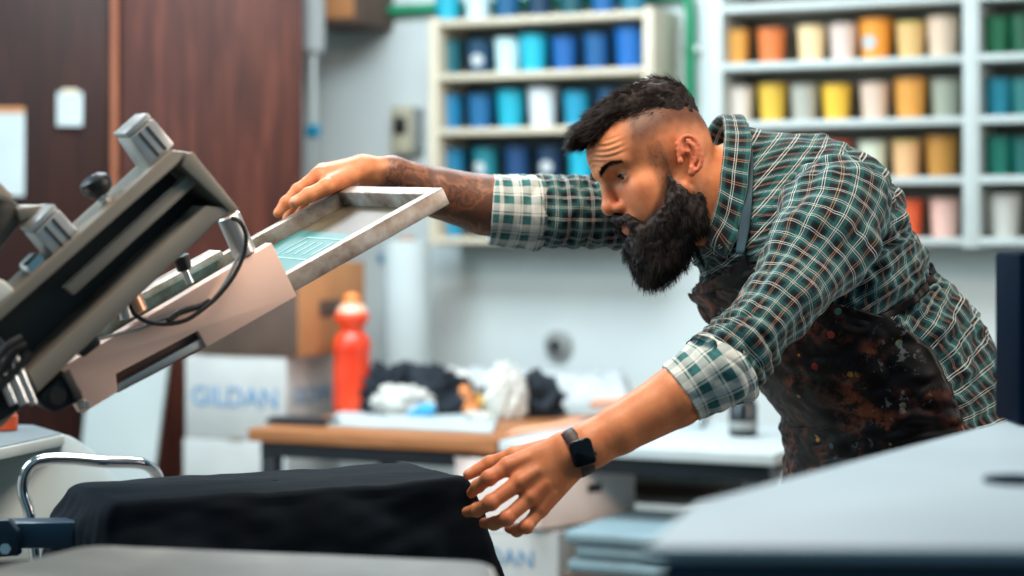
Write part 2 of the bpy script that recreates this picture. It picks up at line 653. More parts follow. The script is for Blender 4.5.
ORD = ['first', 'second', 'third', 'fourth', 'fifth', 'sixth', 'seventh', 'eighth']
def row(items, zi, d, group, where, start=0):
    for i, it in enumerate(items):
        px, nm, c = it[0], it[1], it[2]
        lab = it[3] if len(it) > 3 else None
        sc = it[4] if len(it) > 4 else 1.0
        lidc = tuple(int(min(255, x * 0.82 + 8)) for x in c)
        tub(px, zi, d, c, lidc, '%s paint tub, %s from left on %s' % (nm, ORD[i + start], where), group, sc, lab)

row([(736, 'yellow', (236, 184, 66)), (772, 'orange', (226, 132, 52)), (812, 'cream', (236, 208, 160)), (844, 'greyish pink', (212, 194, 184)),
     (876, 'amber white-labelled', (246, 168, 40), 'white', 1.1), (911, 'pale gold', (226, 198, 104)), (943, 'pale peach', (216, 190, 166), None, 1.06)],
    3, 0.13, 'paint tubs on the white rack', 'the white rack top shelf')
row([(740, 'dusty white', (216, 206, 196)), (773, 'lemon yellow', (226, 196, 52)), (805, 'grey', (166, 166, 156)), (837, 'bright yellow', (242, 206, 48)),
     (875, 'beige', (214, 190, 172)), (911, 'golden amber', (228, 168, 58), None, 1.1), (946, 'sage grey', (150, 156, 140))],
    2, 0.13, 'paint tubs on the white rack', 'the white rack second shelf')
row([(800, 'deep orange', (222, 116, 56)), (836, 'strong orange', (228, 106, 44)), (873, 'pale mint', (206, 212, 190)), (907, 'wheat coloured', (228, 192, 110)),
     (942, 'mustard', (188, 140, 44), None, 1.08)], 1, 0.13, 'paint tubs on the white rack', 'the white rack third shelf')
row([(872, 'brick red', (196, 66, 44)), (908, 'vivid orange', (234, 104, 42)), (945, 'powder pink', (224, 180, 166))],
    0, 0.13, 'paint tubs on the white rack', 'the white rack bottom shelf')
row([(996, 'emerald green', (26, 112, 76)), (1024, 'dark green', (20, 84, 58))], 3, 0.13, 'green tubs in the right bay', 'the far right bay top shelf')
row([(998, 'sea blue', (22, 132, 170)), (1026, 'dull teal', (40, 110, 110))], 2, 0.13, 'green tubs in the right bay', 'the far right bay second shelf')
row([(998, 'teal green', (14, 116, 102)), (1026, 'dark teal', (16, 90, 84))], 1, 0.13, 'green tubs in the right bay', 'the far right bay third shelf')
row([(1004, 'greyish white', (200, 202, 196), None, 1.1)], 0, 0.13, 'green tubs in the right bay', 'the far right bay bottom shelf')

row([(448, 'aqua', (30, 160, 200)), (478, 'sky white', (196, 222, 230)), (508, 'deep blue', (14, 84, 138)), (540, 'navy', (14, 52, 88)), (572, 'petrol', (16, 78, 96)),
     (604, 'cobalt', (18, 90, 160)), (634, 'steel blue', (40, 110, 150))], 4, 0.13, 'tubs on top of the cream rack', 'top of the cream rack')
row([(450, 'dark teal', (20, 92, 112)), (480, 'navy white-labelled', (14, 60, 98), 'white'), (508, 'icy white', (190, 222, 226)), (534, 'bright cyan', (28, 170, 212), None, 1.08),
     (565, 'royal blue', (20, 90, 172)), (597, 'medium blue', (22, 84, 150)), (631, 'large cobalt blue', (22, 98, 186), None, 1.2)], 3, 0.13, 'blue paint tubs on the cream rack', 'the cream rack upper shelf')
row([(451, 'ocean blue', (16, 112, 168)), (481, 'denim blue', (20, 92, 150)), (511, 'turquoise', (22, 158, 198), None, 1.06), (543, 'white', (208, 216, 222), None, 1.1),
     (577, 'light blue', (26, 138, 186)), (610, 'navy', (16, 66, 110))], 2, 0.13, 'blue paint tubs on the cream rack', 'the cream rack middle shelf')
row([(454, 'lake blue', (16, 106, 156)), (486, 'teal white-labelled', (22, 116, 142), 'white'), (518, 'indigo', (16, 60, 116)), (550, 'dark navy white-labelled', (12, 46, 84), 'white'),
     (582, 'cyan', (26, 160, 204)), (613, 'dull blue', (24, 84, 130))], 1, 0.13, 'blue paint tubs on the cream rack', 'the cream rack shelf above the arm')
row([(452, 'pale blue', (40, 130, 180))], 0, 0.13, 'blue paint tubs on the cream rack', 'the cream rack bottom shelf behind the arm')

# ---- green pipe
s0, z0 = onwall(366, 12, 0.03); s1, _ = onwall(690, 12, 0.03)
t = wthing('pipe', 'green painted pipe running above and down beside the cream shelf rack', 'pipe', s0, 0.03, 1.5)
zz = z0 - 1.5
lp(MB().tube([(0, 0, zz), ((s1 - s0) * 0.5, 0, zz), (s1 - s0 - 0.06, 0, zz), (s1 - s0 - 0.015, 0, zz - 0.015), (s1 - s0, 0, zz - 0.06), (s1 - s0, 0, zz * 0.5), (s1 - s0, 0, 0)], 0.019, 14), 'pipe_run', M['green'], t)
for zc in (0.12, 0.36):
    lp(MB().box((s1 - s0, 0.012, zc), (0.06, 0.022, 0.02), 0.003), 'pipe_clip', M['alu'], t)

# ---- cream box on the wall
s, z = onwall(403, 130, 0.04)
t = wthing('switch_box', 'cream wall box with a dark square window left of the cream rack', 'switch box', s, 0.0, z - 0.1)
lp(MB().box((0, -0.03, 0.1), (0.085, 0.06, 0.17), 0.008), 'housing', plain('aged_cream', srgb(176, 170, 146), 0.5), t)
lp(MB().box((0.0, -0.064, 0.115), (0.05, 0.008, 0.06), 0.003), 'window', M['black'], t)
lp(MB().box((0.055, -0.025, 0.1), (0.022, 0.05, 0.16), 0.004), 'side_plate', M['grey'], t)

# ---- white pipe by the wardrobe
s, z = onwall(313, 55, 0.34)
t = wthing('hanging_pipe', 'white vertical pipe with thin lower tube hanging beside the wardrobe', 'pipe', s, 0.34, z)
lp(MB().lathe([(0.012, 0), (0.036, 0.012), (0.042, 0.03), (0.042, 0.75)], 24), 'sleeve', M['white'], t)
s2, z2 = onwall(313, 128, 0.34)
lp(MB().cyl((0, 0, z2 - z), (0, 0, 0.01), 0.014), 'tube', M['offwhite'], t)
lp(MB().box((0, 0, z2 - z - 0.01), (0.05, 0.03, 0.045), 0.006), 'coupling', M['blue'], t)
lp(MB().cyl((0, 0, -1.0), (0, 0, z2 - z - 0.03), 0.006), 'cord', M['offwhite'], t)

s, z = onwall(382, 258, 0.004)
t = wthing('wall_tag', 'small blue tag on the pale wall above the cardboard box', 'tag', s, 0.0, z - 0.015)
lp(MB().box((0, -0.004, 0.015), (0.03, 0.006, 0.034), 0.002), 'plate', M['blue'], t)
lp(MB().cyl((0, -0.007, 0.027), (0, -0.011, 0.027), 0.004, n=14), 'pin', M['alu'], t)
# ---- brown box high on the wall and cream rim
s, z = onwall(338, 26, 0.2)
t = wthing('wall_box', 'brown wooden box fixed high on the wall right of the wardrobe', 'box', s, 0.0, z)
lp(MB().box((0, -0.13, 0.11), (0.24, 0.26, 0.22), 0.006), 'body', M['kraft_dark'], t)
lp(MB().box((0.0, -0.262, 0.11), (0.2, 0.008, 0.18), 0.004), 'front_panel', M['cardboard'], t)

# ---- round grey fitting on the wall
s, z = onwall(556, 345, 0.03)
t = wthing('wall_fitting', 'round grey fitting on the wall above the white sheets', 'wall fitting', s, 0.0, z)
R90 = Matrix.Rotation(math.pi / 2, 4, 'X')
lp(MB().lathe([(0.05, 0), (0.05, 0.02), (0.04, 0.03), (0.022, 0.032)], 28, R90), 'flange', M['grey'], t)
lp(MB().lathe([(0.02, 0.028), (0.02, 0.05), (0.012, 0.055)], 20, R90), 'nozzle', M['blacksteel'], t)

# ---- wardrobe
DW = 6.6
xr, xl, xm = W(302, 230, DW)[0], W(-130, 230, DW)[0], W(116, 230, DW)[0]
WYAW = math.radians(6.3)
t = thing('wardrobe', 'tall dark mahogany wooden wardrobe behind the press', 'wardrobe', (xr, DW, 0), WYAW)
xl, xm, xr0, xr = xl - xr, xm - xr, xr, 0.0
WDN = np.array([math.sin(WYAW), -math.cos(WYAW), 0.0])
hh = 2.35
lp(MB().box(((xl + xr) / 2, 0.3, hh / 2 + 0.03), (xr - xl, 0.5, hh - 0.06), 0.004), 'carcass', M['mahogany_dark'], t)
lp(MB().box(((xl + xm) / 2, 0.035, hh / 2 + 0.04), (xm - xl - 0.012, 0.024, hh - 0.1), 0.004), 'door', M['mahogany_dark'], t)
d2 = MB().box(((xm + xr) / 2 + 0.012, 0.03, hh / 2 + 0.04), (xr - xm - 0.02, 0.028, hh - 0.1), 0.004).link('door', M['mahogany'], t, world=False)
lp(MB().box((xm + 0.004, 0.018, hh / 2 + 0.04), (0.022, 0.05, hh - 0.1), 0.004), 'edge_strip', M['lip'], t)
lp(MB().box(((xl + xr) / 2, 0.3, 0.03), (xr - xl - 0.04, 0.46, 0.06)), 'plinth', M['black'], t)

def note(label, x0, y0, x1, y1, mat, tape=None):
    P = [onplane(x, y, np.array([xr0, DW, 0]) - WDN * 0.015, WDN) for x, y in ((x0, y1), (x1, y1), (x1, y0), (x0, y0))]
    t = thing('paper_note', label, 'note', (P[0] + P[1]) / 2)
    n = 9
    V = []
    for j in range(n):
        for i in range(n):
            u, v = i / (n - 1), j / (n - 1)
            p = (P[0] * (1 - u) + P[1] * u) * (1 - v) + (P[3] * (1 - u) + P[2] * u) * v
            V.append(p + WDN * (0.004 + 0.01 * (1 - v) ** 2 * (0.5 + u)))
    link('sheet', mesh_arrays('sheet', V, grid_quads(n, n, False)), mat, t)
    c = (P[2] + P[3]) / 2 + WDN * 0.006
    MB(Matrix.Translation(Vector(c.tolist())) @ Matrix.Rotation(WYAW, 4, 'Z')).box((0, 0, 0), (0.05 if tape is None else abs(P[2][0] - P[3][0]), 0.002, 0.018), 0.0005).link('tape', M['cream'] if tape is None else tape, t)
note('small white note taped to the dark wardrobe door', 57, 92, 83, 126, M['paper'])
note('large pale sheet with brown tape at the left photo edge', -22, 110, 25, 196, M['paper'], M['cardboard'])

# ---- boxes behind the bench
def text_mesh(body, size, depth=0.001):
    cu = bpy.data.curves.new('txt', 'FONT'); cu.body = body; cu.size = size; cu.align_x = 'CENTER'; cu.align_y = 'CENTER'; cu.extrude = depth
    ob = bpy.data.objects.new('txt', cu); COL.objects.link(ob)
    dg = bpy.context.evaluated_depsgraph_get()
    me = bpy.data.meshes.new_from_object(ob.evaluated_get(dg))
    bpy.data.objects.remove(ob); bpy.data.curves.remove(cu)
    return me

def wtext(root, body, size, pos, side, mat, sx=1.0):
    """Lettering on a face of a box: side 'front' or 'right' (local frame)."""
    me = text_mesh(body, size)
    Rm = Matrix.Rotation(math.pi / 2, 4, 'X')
    if side == 'right': Rm = Matrix.Rotation(math.pi / 2, 4, 'Z') @ Rm
    me.transform(Matrix.Translation(Vector(pos)) @ Rm @ Matrix.Diagonal((sx, 1, 1, 1)))
    return link('lettering', me, mat, root, world=False)

def carton(label, cs, cd, z0, w, dep, h, mat, tapem, txt=None, group=None, tilt=0.0, flaps=False):
    """Carton whose near right upright edge stands at wall coordinates (cs, cd)."""
    t = wthing('carton', label, 'box', cs - w / 2, cd - dep / 2, z0, group)
    t.rotation_euler = (0, 0, -YAW + tilt)
    lp(MB().box((0, 0, h / 2), (w, dep, h), 0.006), 'body', mat, t)
    lp(MB().box((0, 0, h + 0.0005), (0.05, dep + 0.001, 0.002)), 'tape', tapem, t)
    for s in (-1, 1):
        lp(MB().box((s * (w / 4 + 0.001), 0, h - 0.001), (w / 2 - 0.004, dep - 0.004, 0.005), 0.001), 'flap', mat, t)
    if txt:
        wtext(t, txt, 0.085, (0, -dep / 2 - 0.0015, h * 0.5), 'front', M['print_blue'], 1.0)
        wtext(t, txt, 0.07, (w / 2 + 0.0015, 0.0, h * 0.52), 'right', M['print_blue'], 0.9)
    return t

CD = 5.95
pc = W(286, 400, CD)
cs, cd = float((pc - WO) @ WX), float((pc - WO) @ WN)
zb = [CAMZ + (230 - y) * CD / FPX for y in (442, 357, 264)]
carton('white carton with blue lettering supporting the brown cardboard box', cs, cd, zb[0], 0.36, 0.30, zb[1] - zb[0] - 0.004, M['carton_white'], M['cream'], 'GILDAN')
b = carton('brown cardboard box with dark stain on top of the white lettered carton', cs + 0.045, cd, zb[1], 0.36, 0.40, zb[2] - zb[1], M['cardboard'], M['kraft_dark'])
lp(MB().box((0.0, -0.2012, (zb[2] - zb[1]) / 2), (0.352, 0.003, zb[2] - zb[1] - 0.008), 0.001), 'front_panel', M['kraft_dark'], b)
lp(MB().box((0.18 + 0.0015, -0.02, 0.14), (0.002, 0.13, 0.05), 0.0005), 'mark', M['kraft_dark'], b)
carton('lower white carton directly under the lettered carton', cs + 0.01, cd + 0.01, zb[0] - 0.33, 0.37, 0.31, 0.326, M['carton_white'], M['cream'])
carton('lowest white carton of the stack, standing on the floor', cs, cd, 0.0, 0.38, 0.31, zb[0] - 0.334, M['carton_white'], M['cream'])

# ---- leaning white board
P = [W(70, 560, 6.05), W(142, 560, 6.02), W(172, 335, 6.3), W(92, 335, 6.33)]
t = thing('leaning_board', 'pale grey board leaning behind the press against the wardrobe', 'board', (P[0] + P[1]) / 2 * np.array([1, 1, 0]))
Pb = [P[0] + (P[0] - P[3]) * ((P[0][2]) / (P[3][2] - P[0][2])), P[1] + (P[1] - P[2]) * ((P[1][2]) / (P[2][2] - P[1][2])), P[2], P[3]]
MB().prism(Pb, (0.004, 0.022, 0), 0.003).link('panel', plain('pale_board', srgb(148, 158, 157), 0.6, var=0.05, scale=3), t)
MB().prism([Pb[3] + [0, -0.004, 0], Pb[2] + [0, -0.004, 0], Pb[2] + [0, -0.004, 0.02], Pb[3] + [0, -0.004, 0.02]], (0.004, 0.03, 0), 0.002).link('edge_band', M['cream'], t)

# ================================================================== work benches
BZ = 0.70
pA = W(247, 428, 5.55)
D0 = float((pA - WO) @ WN)
def bs(px): return onwall(px, 428, D0)[0]
TD = 0.78
def bench(label, x0, x1, topmat, edgemat, th):
    s0, s1 = bs(x0), bs(x1)
    L = s1 - s0
    t = wthing('work_bench', label, 'bench', s0, D0, 0)
    lp(MB().box((L / 2, TD / 2, BZ - th / 2), (L - 0.004, TD, th), 0.004), 'bench_top', topmat, t)
    if edgemat: lp(MB().box((L / 2, -0.004, BZ - th / 2), (L - 0.004, 0.012, th + 0.004), 0.002), 'edge_strip', edgemat, t)
    zf = BZ - th - 0.022
    for y in (0.05, TD - 0.05):
        lp(MB().box((L / 2, y, zf), (L - 0.05, 0.04, 0.044), 0.002), 'rail', M['blacksteel'], t)
    for x in (0.05, L - 0.07):
        lp(MB().box((x, TD / 2, zf), (0.04, TD - 0.142, 0.04), 0.002), 'cross_rail', M['blacksteel'], t)
        for y in (0.05, TD - 0.05):
            lp(MB().box((x, y, (zf - 0.022) / 2), (0.045, 0.045, zf - 0.022), 0.002), 'leg', M['blacksteel'], t)
    return t
bench('wooden topped work bench on black steel legs, left of the two', 247, 496, M['benchwood'], None, 0.036)
bench('white topped work bench on black steel legs beside the apron', 498, 775, M['tablewhite'], None, 0.03)

def bt(px, py):
    """A point on the bench top."""
    return onplane(px, py, (0, 0, BZ), (0, 0, 1))

def flat_sheet(name, label, cat, quad, z, mat, th=0.002, wav=0.004, seed=1):
    P = [np.array([*bt(*q)[:2], z]) for q in quad]
    c = sum(P) / 4
    t = thing(name, label, cat, c)
    n = 20; wv = Waves(seed, 5.0)
    V = []
    for j in range(n):
        for i in range(n):
            u, v = i / (n - 1), j / (n - 1)
            p = (P[0] * (1 - u) + P[1] * u) * (1 - v) + (P[3] * (1 - u) + P[2] * u) * v
            V.append(p + np.array([0, 0, th + wav * (1 + wv(p[None])[0] * 0.5)]))
    V = np.array(V); Vb = V.copy(); Vb[:, 2] = z
    q = grid_quads(n, n, False)
    rim = []
    idx = np.arange(n * n).reshape(n, n)
    for a in (idx[0], idx[-1], idx[:, 0], idx[:, -1]):
        rim += [[a[i], a[i + 1], a[i + 1] + n * n, a[i] + n * n] for i in range(n - 1)]
    me = mesh_arrays('sheet', np.vstack([V, Vb]), np.vstack([q, q[:, ::-1] + n * n, rim]), smooth=False)
    link('sheet', me, mat, t)
    return t
flat_sheet('paper_sheet', 'white paper covering the wooden bench in front of the rags', 'paper', [(322, 426), (492, 434), (500, 416), (345, 411)], BZ + 0.001, M['paper'], seed=3)
flat_sheet('paper_sheet', 'coral edged paper on the white bench behind the wrist', 'paper', [(506, 437), (566, 428), (590, 419), (520, 430)], BZ + 0.001, M['coral'], seed=4)
flat_sheet('paper_sheet', 'coral paper lying behind the rolled up cuff', 'paper', [(590, 409), (640, 407), (650, 399), (600, 400)], BZ + 0.001, M['coral'], 0.012, 0.006, seed=5)
flat_sheet('paper_sheet', 'bright white paper stack on the white bench behind the forearm', 'paper', [(600, 424), (700, 430), (712, 414), (620, 410)], BZ + 0.001, M['paper'], 0.02, seed=6)

def blob(name, label, cat, px, py, w, h, mat, seed, dep=None, z0=BZ, amp=0.30, group=None, base=None, freq=1.3):
    """Crumpled cloth: centre column px, base row py, size in pixels."""
    p = bt(px, py) if base is None else base
    k = p[1] / FPX
    t = thing(name, label, cat, (p[0], p[1], z0), 0, group)
    b = bmesh.new(); bmesh.ops.create_icosphere(b, subdivisions=5, radius=1.0)
    V = np.array([v.co[:] for v in b.verts]); Q = np.array([[v.index for v in f.verts] for f in b.faces]); b.free()
    f1, f2 = Waves(seed, 0.22 * freq, 10), Waves(seed + 50, 0.75 * freq, 14)
    f3 = Waves(seed + 90, 2.1 * freq, 20)
    d = 1 + amp * f1(V) - amp * 0.9 * np.abs(f2(V + 0.25 * f1(V * 1.7)[:, None])) - amp * 0.55 * np.abs(f3(V + 0.12 * f2(V)[:, None])) + amp * 0.65
    U = V * d[:, None]
    U *= np.array([w * k / 2, (dep or w * 0.55) * k / 2, h * k / 1.55])
    zc = U[:, 2].min() * 0.55
    U[:, 2] = np.where(U[:, 2] < zc, zc + (U[:, 2] - zc) * 0.05, U[:, 2])
    U[:, 2] -= U[:, 2].min() - 0.001
    link('cloth', mesh_arrays('cloth', U, Q), mat, t, world=False)
    return t
G = 'heap of cloth scraps on the bench'
blob('cloth_scrap', 'black crumpled cloth beside the orange bottle', 'rag', 384, 414, 74, 62, M['rag_dark'], 1, group=G)
blob('cloth_scrap', 'white crumpled rag lying in front of the black cloth', 'rag', 402, 417, 62, 32, M['rag_white'], 2, group=G, dep=20)
blob('cloth_scrap', 'small blue rag on the white rag near the bottle', 'rag', 416, 419, 28, 16, M['rag_blue'], 3, group=G, dep=12)
blob('cloth_scrap', 'dark navy cloth in the middle of the rag heap', 'rag', 444, 415, 58, 48, M['rag_dark'], 4, group=G)
blob('cloth_scrap', 'white rag at the back of the heap above the navy cloth', 'rag', 448, 407, 46, 34, M['rag_white'], 5, group=G)
blob('cloth_scrap', 'orange crumpled rag in the rag heap', 'rag', 467, 416, 26, 30, M['rag_orange'], 6, group=G, dep=16)
blob('cloth_scrap', 'yellow rag next to the orange rag', 'rag', 486, 415, 26, 24, M['rag_yellow'], 7, group=G, dep=16)
blob('cloth_scrap', 'off white rag right of the yellow rag', 'rag', 508, 419, 34, 46, M['rag_white'], 8, group=G, dep=20)
blob('cloth_scrap', 'large black cloth at the right end of the rag heap', 'rag', 535, 417, 66, 48, M['rag_dark'], 9, group=G)
blob('cloth_scrap', 'small white rag at the front edge below the orange rag', 'rag', 478, 424, 30, 12, M['rag_white'], 10, group=G, dep=10)
blob('cloth_scrap', 'black rag between the yellow and the off white rags', 'rag', 494, 414, 34, 40, M['rag_dark'], 12, group=G, dep=18)

# big white sheet thrown over the rear of the benches
def heap(name, label, cat, cols, prof, mat, seed, dy=0.3, back=0.0):
    P0 = [bt(x, 408) for x, _ in cols]
    n, m = 60, 30
    xs = np.linspace(0, 1, n)
    cx = np.interp(xs, np.linspace(0, 1, len(cols)), [p[0] for p in P0]); cy = np.interp(xs, np.linspace(0, 1, len(cols)), [p[1] for p in P0]) + back
    hz = np.interp(xs, np.linspace(0, 1, len(cols)), [h for _, h in cols])
    wv = Waves(seed, 2.6, 12); w2 = Waves(seed + 3, 9, 12)
    V = np.zeros((n, m, 3))
    for j in range(m):
        v = j / (m - 1)
        pr = np.sin(np.pi * np.clip(v, 0, 1)) ** 0.6
        V[:, j, 0] = cx; V[:, j, 1] = cy + dy * (v - 0.1); V[:, j, 2] = BZ + 0.002 + hz * pr
    a = wv(V.reshape(-1, 3)).reshape(n, m); b2 = np.abs(w2(V.reshape(-1, 3)).reshape(n, m))
    k = (V[..., 2] - BZ) / max(hz)
    V[..., 2] += k * (0.02 * a - 0.015 * b2 + 0.008); V[..., 1] += 0.025 * a * k
    V[..., 2] = np.maximum(V[..., 2], BZ + 0.002)
    t = thing(name, label, cat, (cx.mean(), cy.mean(), BZ))
    link('sheet', mesh_arrays('sheet', V.reshape(-1, 3), grid_quads(n, m, False)), mat, t)
    return t
heap('plastic_sheet', 'big bright white plastic sheet heaped behind the rags', 'sheet', [(432, 0.03), (470, 0.105), (530, 0.13), (600, 0.135), (626, 0.11), (640, 0.02)], None, M['white'], 5, 0.3, 0.12)

# ---- orange bottle
pb = bt(352, 413)
t = thing('bottle', 'orange red plastic bottle with a domed cap standing on the bench', 'bottle', (pb[0], pb[1], BZ))
k = pb[1] / FPX
def bottle_mat():
    q = NT('orange_plastic')
    q.set(color=q.ramp(q.noise(7), [(0.3, srgb(208, 52, 26)), (0.7, srgb(234, 76, 34))]), rough=0.3, spec=0.5)
    return q.m
Hh = 118 * k
lp(MB().lathe([(16 * k, 0), (18.5 * k, 3 * k), (19 * k, 8 * k), (19 * k, 44 * k), (18 * k, 56 * k), (19 * k, 64 * k), (19 * k, 70 * k), (17 * k, 76 * k), (11 * k, 82 * k),
               (11.5 * k, 85 * k), (17.5 * k, 94 * k), (17.5 * k, 98 * k), (15.5 * k, 101 * k)], 36), 'body', bottle_mat(), t)
lp(MB().lathe([(15.6 * k, 100.5 * k), (14 * k, 105 * k), (9 * k, 109 * k), (7 * k, 110 * k)], 32), 'shoulder_collar', plain('pale_pink_plastic', srgb(226, 176, 150), 0.35), t)
lp(MB().lathe([(7 * k, 109 * k), (8 * k, 111 * k), (8 * k, 115 * k), (5 * k, 119 * k), (1 * k, 120 * k)], 24), 'cap', plain('orange_cap', srgb(240, 128, 48), 0.35), t)

# ---- black pouch at the bench corner
pp = bt(303, 424)
t = thing('pouch', 'flat black pouch lying on the corner of the wooden bench', 'pouch', (pp[0], pp[1], BZ), -YAW)
b = MB().box((0, 0, 0.009), (0.19, 0.10, 0.016), 0.006)
lp(b, 'body', M['rag_dark'], t)
lp(MB().box((0, -0.02, 0.0185), (0.17, 0.05, 0.004), 0.0015), 'flap', M['black'], t)

# ---- dark jar
pj = bt(743, 436)
t = thing('jar', 'dark glass jar with pale label on the bench behind the cuff', 'jar', (pj[0], pj[1], BZ))
k = pj[1] / FPX
lp(MB().lathe([(13 * k, 0), (14.5 * k, 2 * k), (14.5 * k, 32 * k), (12 * k, 36 * k), (10 * k, 37 * k)], 32), 'glass', plain('dark_glass', srgb(30, 38, 44), 0.1), t)
lp(MB().lathe([(14.8 * k, 7 * k), (14.9 * k, 7.2 * k), (14.9 * k, 15 * k), (14.8 * k, 15.2 * k)], 32), 'label', M['grey'], t)
lp(MB().lathe([(11 * k, 36.5 * k), (11.5 * k, 37 * k), (11.5 * k, 42 * k), (11 * k, 42.5 * k), (0.001, 42.6 * k)], 32), 'lid', M['blacksteel'], t)

# ---- upright white roll behind the wooden bench
s, _ = onwall(400, 300, 0.35)
t = wthing('fabric_roll', 'tall white roll standing against the wall behind the rags', 'roll', s, 0.3, 0)
prof = [(0.08, 0.0), (0.085, 0.01)]
lp(MB().lathe([(0.078, 0), (0.08, 0.01), (0.08, 1.2), (0.076, 1.212), (0.03, 1.213), (0.028, 1.2)], 36), 'roll_body', plain('white_roll_fabric', srgb(184, 194, 194), 0.85, var=0.04), t)
lp(MB().lathe([(0.028, 0.01), (0.028, 1.225), (0.022, 1.225), (0.022, 0.01)], 24), 'core', M['cardboard'], t)

# ---- below the benches
def box_at(name, label, cat, px, py_top, D, w, dep, h, mat, txt=None, z0=None, tilt=0.0, tape=True):
    p = W(px, py_top, D)
    z = p[2] - h if z0 is None else z0
    t = thing(name, label, cat, (p[0], p[1] + dep / 2, z), -YAW + tilt)
    lp(MB().box((0, 0, h / 2), (w, dep, h), 0.006), 'body', mat, t)
    if tape:
        lp(MB().box((0, 0, h), (0.05, dep + 0.001, 0.002)), 'tape', M['cream'], t)
        lp(MB().box((0, 0, h - 0.0005), (w * 1.004, dep * 1.004, 0.006), 0.001), 'flap', mat, t)
    if txt: wtext(t, txt, 0.062, (0.0, -dep / 2 - 0.0015, h - 0.07), 'front', M['print_blue'])
    return t
ztop = W(560, 466, 5.2)[2]; zmid = W(560, 529, 5.15)[2]
bb = box_at('carton', 'pinkish white carton under the bench, upper one of two', 'box', 546, 466, 5.12, 0.34, 0.34, ztop - zmid - 0.003, M['carton_pink'], tilt=-0.42)
lp(MB().box((0.1705, 0.02, 0.09), (0.002, 0.05, 0.022), 0.0008), 'hand_hole', M['black'], bb)
box_at('carton', 'white carton with blue lettering under the bench below the pinkish one', 'box', 524, 529, 5.12, 0.36, 0.36, zmid, M['carton_white'], 'GILDAN', z0=0.0)
# pallet with folded pale sheets
pz = np.array([0.385, 4.78, 0.405])
t = thing('wooden_crate', 'brown wooden crate below the pile of pale blue sheets', 'crate', (pz[0] + 0.02, pz[1] + 0.25, 0), -YAW)
zc = pz[2]
for i in range(5):
    lp(MB().box((0, -0.2, zc - 0.05 - i * 0.085), (0.42, 0.016, 0.07), 0.003), 'slat', M['kraft_dark'], t)
    lp(MB().box((0, 0.2, zc - 0.05 - i * 0.078), (0.42, 0.016, 0.062), 0.003), 'slat', M['kraft_dark'], t)
for x in (-0.19, 0.19):
    for y in (-0.18, 0.18):
        lp(MB().box((x, y, (zc - 0.012) / 2), (0.03, 0.03, zc - 0.012), 0.003), 'corner_post', M['kraft_dark'], t)
lp(MB().box((0, 0, zc - 0.006), (0.43, 0.43, 0.012), 0.003), 'top_board', M['kraft_dark'], t)
for i, (dx, w, lab) in enumerate(((0.0, 0.40, 'lowest'), (0.012, 0.385, 'middle'), (-0.01, 0.395, 'topmost'))):
    tt = thing('folded_sheet', 'pale blue folded sheet on the crate, %s of three' % lab, 'sheet', (pz[0] + 0.02 + dx, pz[1] + 0.25, zc + 0.001 + i * 0.036), -YAW, 'folded sheets on the crate')
    lp(MB().box((0, 0, 0.017), (w, 0.42, 0.033), 0.012, seg=3), 'fold', M['slate'], tt)
# low grey shelf behind, under the white bench
s0, s1 = bs(640), bs(768)
t = wthing('low_shelf', 'low grey shelf under the white bench holding dark planks', 'shelf', (s0 + s1) / 2 - 0.30, D0 - 0.62, 0)
lp(MB().box((0, 0, 0.50), (0.62, 0.3, 0.02), 0.003), 'shelf_board', M['grey'], t)
for x in (-0.29, 0.29):
    lp(MB().box((x, 0, 0.245), (0.02, 0.28, 0.49), 0.003), 'side', M['grey'], t)
for i, lab in enumerate(('lower', 'upper')):
    tt = wthing('plank', 'dark brown plank on the low shelf, %s of two' % lab, 'plank', (s0 + s1) / 2 - 0.30 + 0.01 * i, D0 - 0.60, 0.511 + i * 0.031, 'planks on the low shelf')
    lp(MB().box((0, 0, 0.015), (0.56, 0.2, 0.029), 0.004), 'board', M['kraft_dark'] if i == 0 else M['grey'], tt)
# ================================================================== printing press (arm slopes up to the right and away)
HX = np.array([0.8746, 0.4848, 0.0])
EL = math.radians(27)
E1 = math.cos(EL) * HX + np.array([0, 0, math.sin(EL)])
LAT = nrm(np.array([-0.4848, 0.8746, 0.033]))
E3 = nrm(np.cross(E1, LAT))
LAT = np.cross(E3, E1)
PA = W(443, 187, 2.95)
MP = Matrix(((E1[0], LAT[0], E3[0], PA[0]), (E1[1], LAT[1], E3[1], PA[1]), (E1[2], LAT[2], E3[2], PA[2]), (0, 0, 0, 1)))


def PF(u, v, w): return PA + E1 * u + LAT * v + E3 * w
def pp_(px, py, v): return onplane(px, py, PF(0, v, 0), LAT)


M['pink'] = plain('pinkish_clamp_paint', srgb(248, 210, 192), 0.45, var=0.05, scale=6, bump=0.03)
M['channel'] = plain('grey_anodised_channel', srgb(92, 88, 82), 0.42, metal=0.45, var=0.08)
M['channel_edge'] = plain('light_grey_channel_edge', srgb(142, 136, 125), 0.42, metal=0.35, var=0.06)
M['channel_web'] = plain('shade_darkened_web_grey', srgb(68, 67, 64), 0.5, metal=0.4, var=0.08)  # shade inside the channel put into a darker grey; grooves and clip reuse it
M['copper'] = plain('coppery_fitting', srgb(214, 160, 130), 0.3, metal=0.7)
M['rubber'] = plain('black_rubber_hose', srgb(20, 21, 23), 0.5)
def dirty_alu():
    t = NT('stained_aluminium')
    g = t.noise(16, 6.0, 0.65)
    c = t.ramp(g, [(0.32, srgb(196, 198, 196)), (0.5, srgb(168, 158, 148)), (0.66, srgb(128, 108, 94))])
    t.set(color=c, rough=0.42, metal=0.45); t.bump(t.noise(60, 4), 0.08, 0.001)
    return t.m
M['frame_alu'] = dirty_alu()
